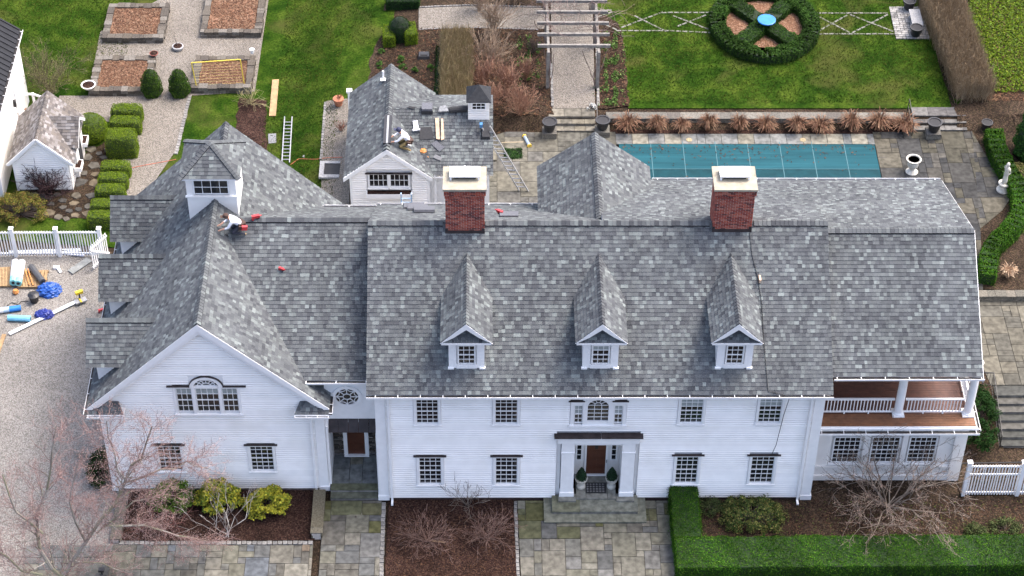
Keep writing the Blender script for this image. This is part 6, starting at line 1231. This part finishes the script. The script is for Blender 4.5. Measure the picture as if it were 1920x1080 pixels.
slabs('roof_bracket', 'white metal roof bracket on the shed roof', [(sq(FC, (776, 245), (786, 245), (783, 227), (774, 228)), .05), (sq(FC, (774, 248), (788, 246), (788, 243), (774, 244)), .15)], MWB, 'bracket')
slabs('paper_sleeve', 'pair of tan cardboard sleeves on the shed roof', [(sq(FC, (818, 262), (825, 263), (823, 223), (816, 223)), .09), (sq(FC, (827, 264), (833, 262), (831, 224), (827, 224)), .06)], MKP, 'cardboard')
slabs('orange_level', 'orange tool lying near the shed valley', [(sq(FR, (755, 222), (760, 221), (751, 206), (747, 207)), .06)], MOR, 'tool')
t = thing('tool_pouch', 'tan leather tool pouch on the shed roof', 'pouch'); p = onp(794, 288, FR)
q = B(); q.lathe([(.05, .0), (.24, .08), (.22, .25), (.1, .32)], p, 9); q.tube(p+Vector((.1, -.15, .1)), p+Vector((.28, -.4, .05)), .08, .05, 7); q.tube(p+Vector((-.1, .1, .15)), p+Vector((-.3, .2, .2)), .09, .06, 7); q.build('pouch', MOR, t)
MRED = mat('red_tool', (.45, .035, .04), .4, .2, 8)
def nailgun(lab, p, rz, s=1.0):
    t = thing('nail_gun', lab, 'nail gun', p, rz); q = B(); q.box(-.18*s, .18*s, -.07*s, .07*s, .1*s, .24*s); q.box(-.2*s, -.1*s, -.055*s, .055*s, -.02*s, .1*s); q.tube((.18*s, 0, .17*s), (.3*s, 0, .17*s), .05*s, .03*s, 7); q.build('body', MRED, t); q = B(); q.bar((.2*s, 0, .12*s), (.05*s, 0, -.02*s), .05*s, .08*s); q.build('magazine', M_BLACK, t); return t
nailgun('red nail gun on the ridge beside the kneeling worker', Vector((-12.0, KY-.05, KZ+.06)), .3, .95); nailgun('red nail gun by the dark shingle right of the left chimney', onp(937, 402, FB)+Vector((0, 0, .05)), 2.6, .85); LK = lambda p: KZE+(KZ-KZE)*(p.y-KE)/(KY-KE); nailgun('small red tool lying on the left link roof', onp(528, 508, LK)+Vector((0, 0, .03)), -.5, .7)
nailgun('small red tool on the gravel beside the side dormers', G(190, 585)+Vector((0, 0, .02)), .4, .75)
t = thing('cable', 'thin dark cable running down the roof from the right chimney', 'cable'); q = B(); pts = [onp(x, y, FM)+Vector((0, 0, .06)) for x, y in ((1405, 438), (1410, 480), (1420, 520), (1428, 570), (1432, 640), (1440, 735))]; pts.append(Vector((12.0, -.5, 7.5))); pts += [Vector((11.9, -.2, 6.0)), Vector((11.75, -.18, 4.0)), Vector((11.6, -.18, 3.3))]; q.path(pts, .016, 5); q.build('wire', M_IRON, t); q = B(); p = onp(1424, 522, FM); q.box(p.x-.04, p.x+.05, p.y-.25, p.y+.1, p.z-.05, p.z+.12); q.build('clamp', MKP, t)
b = B(); b.path([G(236, 318)+Vector((0, 0, .04)), G(265, 312)+Vector((0, 0, .04)), G(330, 300)+Vector((0, 0, .04))], .014, 5); b.build('air_hose', mat('orange_hose', (.5, .13, .07), .6), label='orange air hose across the gravel walk', cat='hose')
b = B(); b.path([G(x, y)+Vector((0, 0, .05)) for x, y in ((545, 310), (560, 299), (590, 300), (615, 297), (642, 296))], .014, 5); b.build('air_hose', MATS['orange_hose'], label='orange air hose on the lawn left of the shed', cat='hose')
for i, (pp, lab) in enumerate((((505, 250, 516, 271), 'dark shingle sheet lying on the lawn beside the ladder'), ((567, 288, 595, 300), 'grey shingle strip near the hose on the lawn'), ((546, 312, 566, 322), 'grey shingle strip at the roof edge on the lawn'))):
    a, c_ = G(pp[0], pp[1]), G(pp[2], pp[3]); t = thing('loose_shingle', lab, 'shingle', ((a.x+c_.x)/2, (a.y+c_.y)/2, T(a.x, a.y)+.03), (.1, -.6, .35)[i]); w_, h_ = ((.22, .42), (.45, .13), (.38, .14))[i]; part('sheet', t, mat('pale_shingle', (.16, .165, .175), .9), (-w_, w_, -h_, h_, 0, .02))
# ---- work yard on the gravel
def pallet(lab, c4, n):
    p = [G(*q) for q in c4]; t = thing('pallet', lab, 'pallet'); up = Vector((0, 0, .13))
    for i in range(n):
        u0, u1 = i/n, (i+.82)/n; a, b_, c_, d_ = p[0]+(p[1]-p[0])*u0, p[0]+(p[1]-p[0])*u1, p[3]+(p[2]-p[3])*u1, p[3]+(p[2]-p[3])*u0; q = B(); q.hexa([k+up for k in (d_, c_, b_, a)], [k+up*1.2 for k in (d_, c_, b_, a)]); q.build('slat', M_RAWWOOD, t)
    for v in (.03, .5, .93): a, b_ = p[0]+(p[3]-p[0])*v, p[1]+(p[2]-p[1])*v; q = B(); q.bar(a+Vector((0, 0, .06)), b_+Vector((0, 0, .06)), .1, .12); q.build('stringer', M_RAWWOOD, t)
pallet('wooden pallet under the two white rolls, left part', ((-12, 506), (22, 504), (22, 540), (-12, 540)), 6); pallet('wooden pallet beneath the grey roll', ((24, 512), (92, 510), (86, 542), (34, 542)), 10)
def roll(name, lab, a, b_, r, cols, z=0, cat='roll', n=12):
    a, b_ = G(*a)+Vector((0, 0, r+z)), G(*b_)+Vector((0, 0, r+z)); t = thing(name, lab, cat); k = len(cols)
    for i, c in enumerate(cols): q = B(); q.tube(a+(b_-a)*(i/k), a+(b_-a)*((i+1)/k), r, r, n); q.build('sleeve', mat('roll_%d_%d_%d' % tuple(int(x*100) for x in c), c, .5, .1, 4), t)
    q = B(); q.tube(a-(b_-a)*.004, a, r*.5, r*.5, 8); q.tube(b_, b_+(b_-a)*.004, r*.5, r*.5, 8); q.build('core', M_DARK, t); return t
CW, CTL, CBL = (.62, .63, .62), (.2, .5, .5), (.02, .17, .52)
roll('wrap_roll', 'white wrapped roll standing left on the pallets', (27, 540), (31, 500), .2, (CTL, CW, CW, CW), .16); roll('wrap_roll', 'white wrapped roll standing right on the pallets', (36, 541), (43, 500), .19, (CTL, CW, CW, CW, CW), .16); roll('membrane_roll', 'dark grey membrane roll on the right pallet', (60, 508), (82, 537), .17, ((.06, .062, .065),), .16)
roll('blue_roll', 'roll with blue and white wrapping at the left edge', (-14, 588), (40, 581), .15, (CW, CW, (.35, .45, .55), CBL, CBL)); roll('blue_roll', 'light blue roll on the gravel', (16, 600), (58, 602), .16, ((.16, .43, .6), (.18, .46, .63)))
def blob(name, lab, cat, p, rx, ry, rz, m, seed, parent=None):
    bm = bmesh.new(); bmesh.ops.create_icosphere(bm, subdivisions=5, radius=1); rs = random.Random(seed); k = [(Vector((rs.gauss(0, 1), rs.gauss(0, 1), rs.gauss(0, 1))).normalized()*rs.uniform(2, 13), rs.uniform(0, 6), rs.uniform(.02, .07)) for _ in range(26)]
    for v in bm.verts:
        n = v.co.normalized(); d = sum(a*abs(math.sin(w.dot(n)+ph)) for w, ph, a in k); v.co = Vector((n.x*rx*(.45+d), n.y*ry*(.45+d), max(-.2, n.z)*rz*(.35+d)+.15*rz))
    me = bpy.data.meshes.new(name); bm.to_mesh(me); bm.free(); return link(name, me, m, parent, loc=p, label=lab, cat=cat)
MTP = mat('blue_tarp', (.012, .07, .30), .4, .3, 6); blob('blue_tarp', 'crumpled blue tarp beside the black bucket', 'tarp', G(93, 546), .5, .42, .32, MTP, 3); blob('blue_tarp', 'small crumpled blue tarp by the white board', 'tarp', G(84, 592), .42, .26, .3, mat('navy_tarp', (.02, .035, .22), .4, .3, 6), 5)
t = bowl('bucket', 'black bucket between the pallets and the blue tarp', G(65, 565), [(.2, 0), (.27, .42), (.3, .46), (.22, .5), (.12, .56)], M_BLACK, None, 14, 'bucket')
t = thing('white_board', 'long white trim board lying across the gravel', 'board'); a, b_ = G(18, 628), G(147, 567); q = B(); q.bar(a+Vector((0, 0, .08)), b_+Vector((0, 0, .12)), .2, .05); q.build('board', M_TRIM, t)
t = thing('miter_saw', 'yellow and grey saw on a stand at the end of the white board', 'saw', G(152, 568), .5); part('base', t, M_METAL, (-.3, .3, -.16, .16, .12, .2)); q = B(); q.tube((0, .1, .2), (.05, .25, .5), .05, .05, 7); q.build('arm', M_BLACK, t); q = B(); q.box(-.14, .26, .18, .36, .42, .58); q.box(-.06, .02, -.2, .16, .2, .25); q.build('motor', mat('yellow_tool', (.6, .42, .02), .45), t); part('leg', t, M_METAL, (-.28, -.24, -.14, -.1, 0, .12)); part('leg', t, M_METAL, (.24, .28, .1, .14, 0, .12))
t = thing('white_cutoffs', 'white trim offcut on the gravel near the gate', 'offcut', G(107, 506)); q = B(); q.box(-.2, .1, .02, .22, 0, .12); q.bar((.05, .05, .08), (.25, -.25, .05), .14, .05); q.build('offcut', M_TRIM, t)
for (a, b_, w_, m_, lab) in (((18, 474), (152, 470), .2, mat('zinc_trim', (.5, .54, .55), .35, .1, metal=.3), 'long metal trim length beside the picket fence'), ((106, 473), (158, 479), .28, mat('pale_vinyl', (.5, .52, .62), .4, .1), 'pale vinyl sheet beside the picket gate'), ((132, 512), (168, 488), .42, mat('grey_flashing', (.2, .21, .2), .6, .2, 6), 'grey flashing sheet on the gravel below the gate')):
    t = thing('trim_length', lab, 'trim'); q = B(); q.bar(G(*a)+Vector((0, 0, .06)), G(*b_)+Vector((0, 0, .06)), w_, .04); q.build('sheet', m_, t)
t = thing('orange_tongs', 'orange-handled tool leaning on the right pallet', 'tool'); q = B(); q.bar(G(49, 512)+Vector((0, 0, .3)), G(56, 540)+Vector((0, 0, .2)), .05, .05); q.bar(G(54, 512)+Vector((0, 0, .3)), G(63, 540)+Vector((0, 0, .2)), .05, .05); q.build('handle', MOR, t)
t = thing('leather_bag', 'small tan leather bag in front of the white rolls', 'bag', G(30, 550)); q = B(); q.lathe([(.12, 0), (.17, .12), (.1, .25)], n=8); q.build('bag', MOR, t)
b = B(); b.path([G(x, y)+Vector((0, 0, .03)) for x, y in ((12, 575), (22, 568), (33, 571), (28, 578), (40, 566), (52, 565))], .018, 5); b.build('power_lead', M_IRON, label='tangled black cord on the gravel beside the bucket', cat='cable')
t = thing('wood_plank', 'plank at the left edge of the gravel', 'plank'); q = B(); q.bar(G(-6, 668)+Vector((0, 0, .04)), G(8, 628)+Vector((0, 0, .04)), .2, .05); q.build('board', M_RAWWOOD, t)
# ================================================================== WORKERS
def person(lab, base, rz, joints, edges, mats, paint):
    """joints: name -> (x,y,z,r); one skinned mesh"""
    t = thing('person', lab, 'person', base, rz); names = list(joints); me = bpy.data.meshes.new('body'); me.from_pydata([joints[n][:3] for n in names], [(names.index(a), names.index(b)) for a, b in edges], [])
    o = bpy.data.objects.new('body', me); COL.objects.link(o); md = o.modifiers.new('s', 'SKIN'); sv = me.skin_vertices[0].data
    for i, n in enumerate(names): sv[i].radius = (joints[n][3], joints[n][3]); sv[i].use_root = (n == 'pelvis')
    o.modifiers.new('u', 'SUBSURF').levels = 2; dg = bpy.context.evaluated_depsgraph_get(); m2 = bpy.data.meshes.new_from_object(o.evaluated_get(dg)); bpy.data.objects.remove(o)
    m2.materials.clear(); [m2.materials.append(k) for k in mats]
    K = [Vector(joints[n][:3]) for n in names]
    for f in m2.polygons: i = min(range(len(K)), key=lambda k: (f.center-K[k]).length-joints[names[k]][3]*.4); f.material_index = paint.get(names[i], 0); f.use_smooth = True
    link('body', m2, None, t); return t
SKIN = mat('skin', (.42, .24, .17), .6, .1); SHIRT = mat('white_shirt', (.66, .68, .74), .8, .08, 8); PANT = mat('dark_trousers', (.02, .022, .035), .8, .2, 8); KHAKI = mat('khaki', (.20, .15, .06), .8, .2, 8); BOOT = mat('tan_boot', (.30, .2, .1), .8, .2); CAPM = mat('navy_cap', (.015, .02, .06), .7, .2)
E_ = [('pelvis', 'belly'), ('belly', 'chest'), ('chest', 'neck'), ('neck', 'head'), ('head', 'crown')]
for s in 'lr': E_ += [('chest', 'sh'+s), ('sh'+s, 'el'+s), ('el'+s, 'wr'+s), ('wr'+s, 'ha'+s), ('pelvis', 'hip'+s), ('hip'+s, 'kn'+s), ('kn'+s, 'an'+s), ('an'+s, 'to'+s)]
for s in 'lr': E_ += [('ha'+s, 'f%d%s' % (k, s)) for k in range(4)]+[('wr'+s, 'th'+s)]
def kneel(lean, ll):   # kneeling, facing -X, bent forward
    J = {'pelvis': (.12, 0, .42, .15), 'belly': (-.02, 0, .55, .14), 'chest': (-.25, 0, .68, .155), 'neck': (-.42, 0, .74, .06), 'head': (-.50, 0, .77, .09), 'crown': (-.55, 0, .83, .085)}
    for s, k in (('l', 1), ('r', -1)):
        J['sh'+s] = (-.30, .19*k, .66, .075); J['el'+s] = (-.42, .24*k, .40, .05); J['wr'+s] = (-.62, .17*k, .22+ll, .034); J['ha'+s] = (-.70, .15*k, .17+ll, .033)
        for i in range(4): J['f%d%s' % (i, s)] = (-.79+abs(i-1.5)*.008, (.15+(i-1.5)*.024)*k, .13+ll, .0095)
        J['th'+s] = (-.69, .10*k, .15+ll, .011)
        J['hip'+s] = (.12, .11*k, .38, .105); J['kn'+s] = (-.22, .17*k, .09, .075); J['an'+s] = (.24, .17*k, .06, .05); J['to'+s] = (.36, .17*k, .02, .045)
    return J
PN = {'pelvis': 1, 'neck': 2, 'head': 2, 'crown': 2}
for s in 'lr': PN.update({'wr'+s: 2, 'ha'+s: 2, 'th'+s: 2, 'hip'+s: 1, 'kn'+s: 1, 'an'+s: 1, 'to'+s: 3}); PN.update({'f%d%s' % (k, s): 2 for k in range(4)})
def gear(t, cap, hx=-.51, hz=.8):
    q = B(); q.lathe([(.118, -.02), (.12, .04), (.1, .1), (.04, .14)], (hx-.01, 0, hz+.0), 12); q.box(hx-.22, hx-.06, -.075, .075, hz-.02, hz+.0); q.build('cap' if cap else 'hair', CAPM if cap else mat('brown_hair', (.06, .03, .02), .8), t)
    q = B(); q.lathe([(.185, 0), (.185, .08)], (.08, 0, .45), 14); q.box(.0, .16, .16, .27, .3, .48); q.box(.0, .16, -.27, -.16, .3, .48); q.box(.2, .3, -.08, .08, .3, .5); q.build('tool_belt', mat('leather_belt', (.045, .02, .012), .7), t)
    q = B(); q.tube((-.585, .035, .79), (-.6, .035, .79), .012, .01, 6); q.tube((-.585, -.035, .79), (-.6, -.035, .79), .012, .01, 6); q.tube((-.59, 0, .76), (-.615, 0, .745), .016, .012, 6); q.build('face', SKIN, t)
J = kneel(0, .0)
t = person('worker in white shirt and navy cap kneeling at the shed ridge', Vector((-5.82, 19.95, zfr(-5.82)+.06)), R(8), J, E_, [SHIRT, KHAKI, SKIN, BOOT], PN); gear(t, True); t.rotation_euler = (0, R(24), R(8)); t.scale = (1.2, 1.2, 1.2); part('label_patch', t, M_TRIM, (.05, .2, -.3, -.271, .36, .4))
t = person('worker in white shirt and dark trousers bending below the left cupola', Vector((-12.85, 6.85, KZE+(KZ-KZE)*(6.85-KE)/(KY-KE)+.07)), R(12), kneel(0, .05), E_, [SHIRT, PANT, SKIN, BOOT], PN); gear(t, False); t.rotation_euler = (0, R(10), R(12)); t.scale = (1.15, 1.15, 1.15); q = B(); q.box(.12, .34, -.3, -.18, .32, .5); q.build('red_pouch', MRED, t)
slabs('kneeling_pad', 'dark pad under the worker below the cupola', [([Vector((x, y, LZ-(x-LXR)*ls)) for x, y in ((-13.4, 6.7), (-12.7, 6.5), (-12.5, 7.1), (-13.2, 7.3))], .02)], BLK, 'pad')
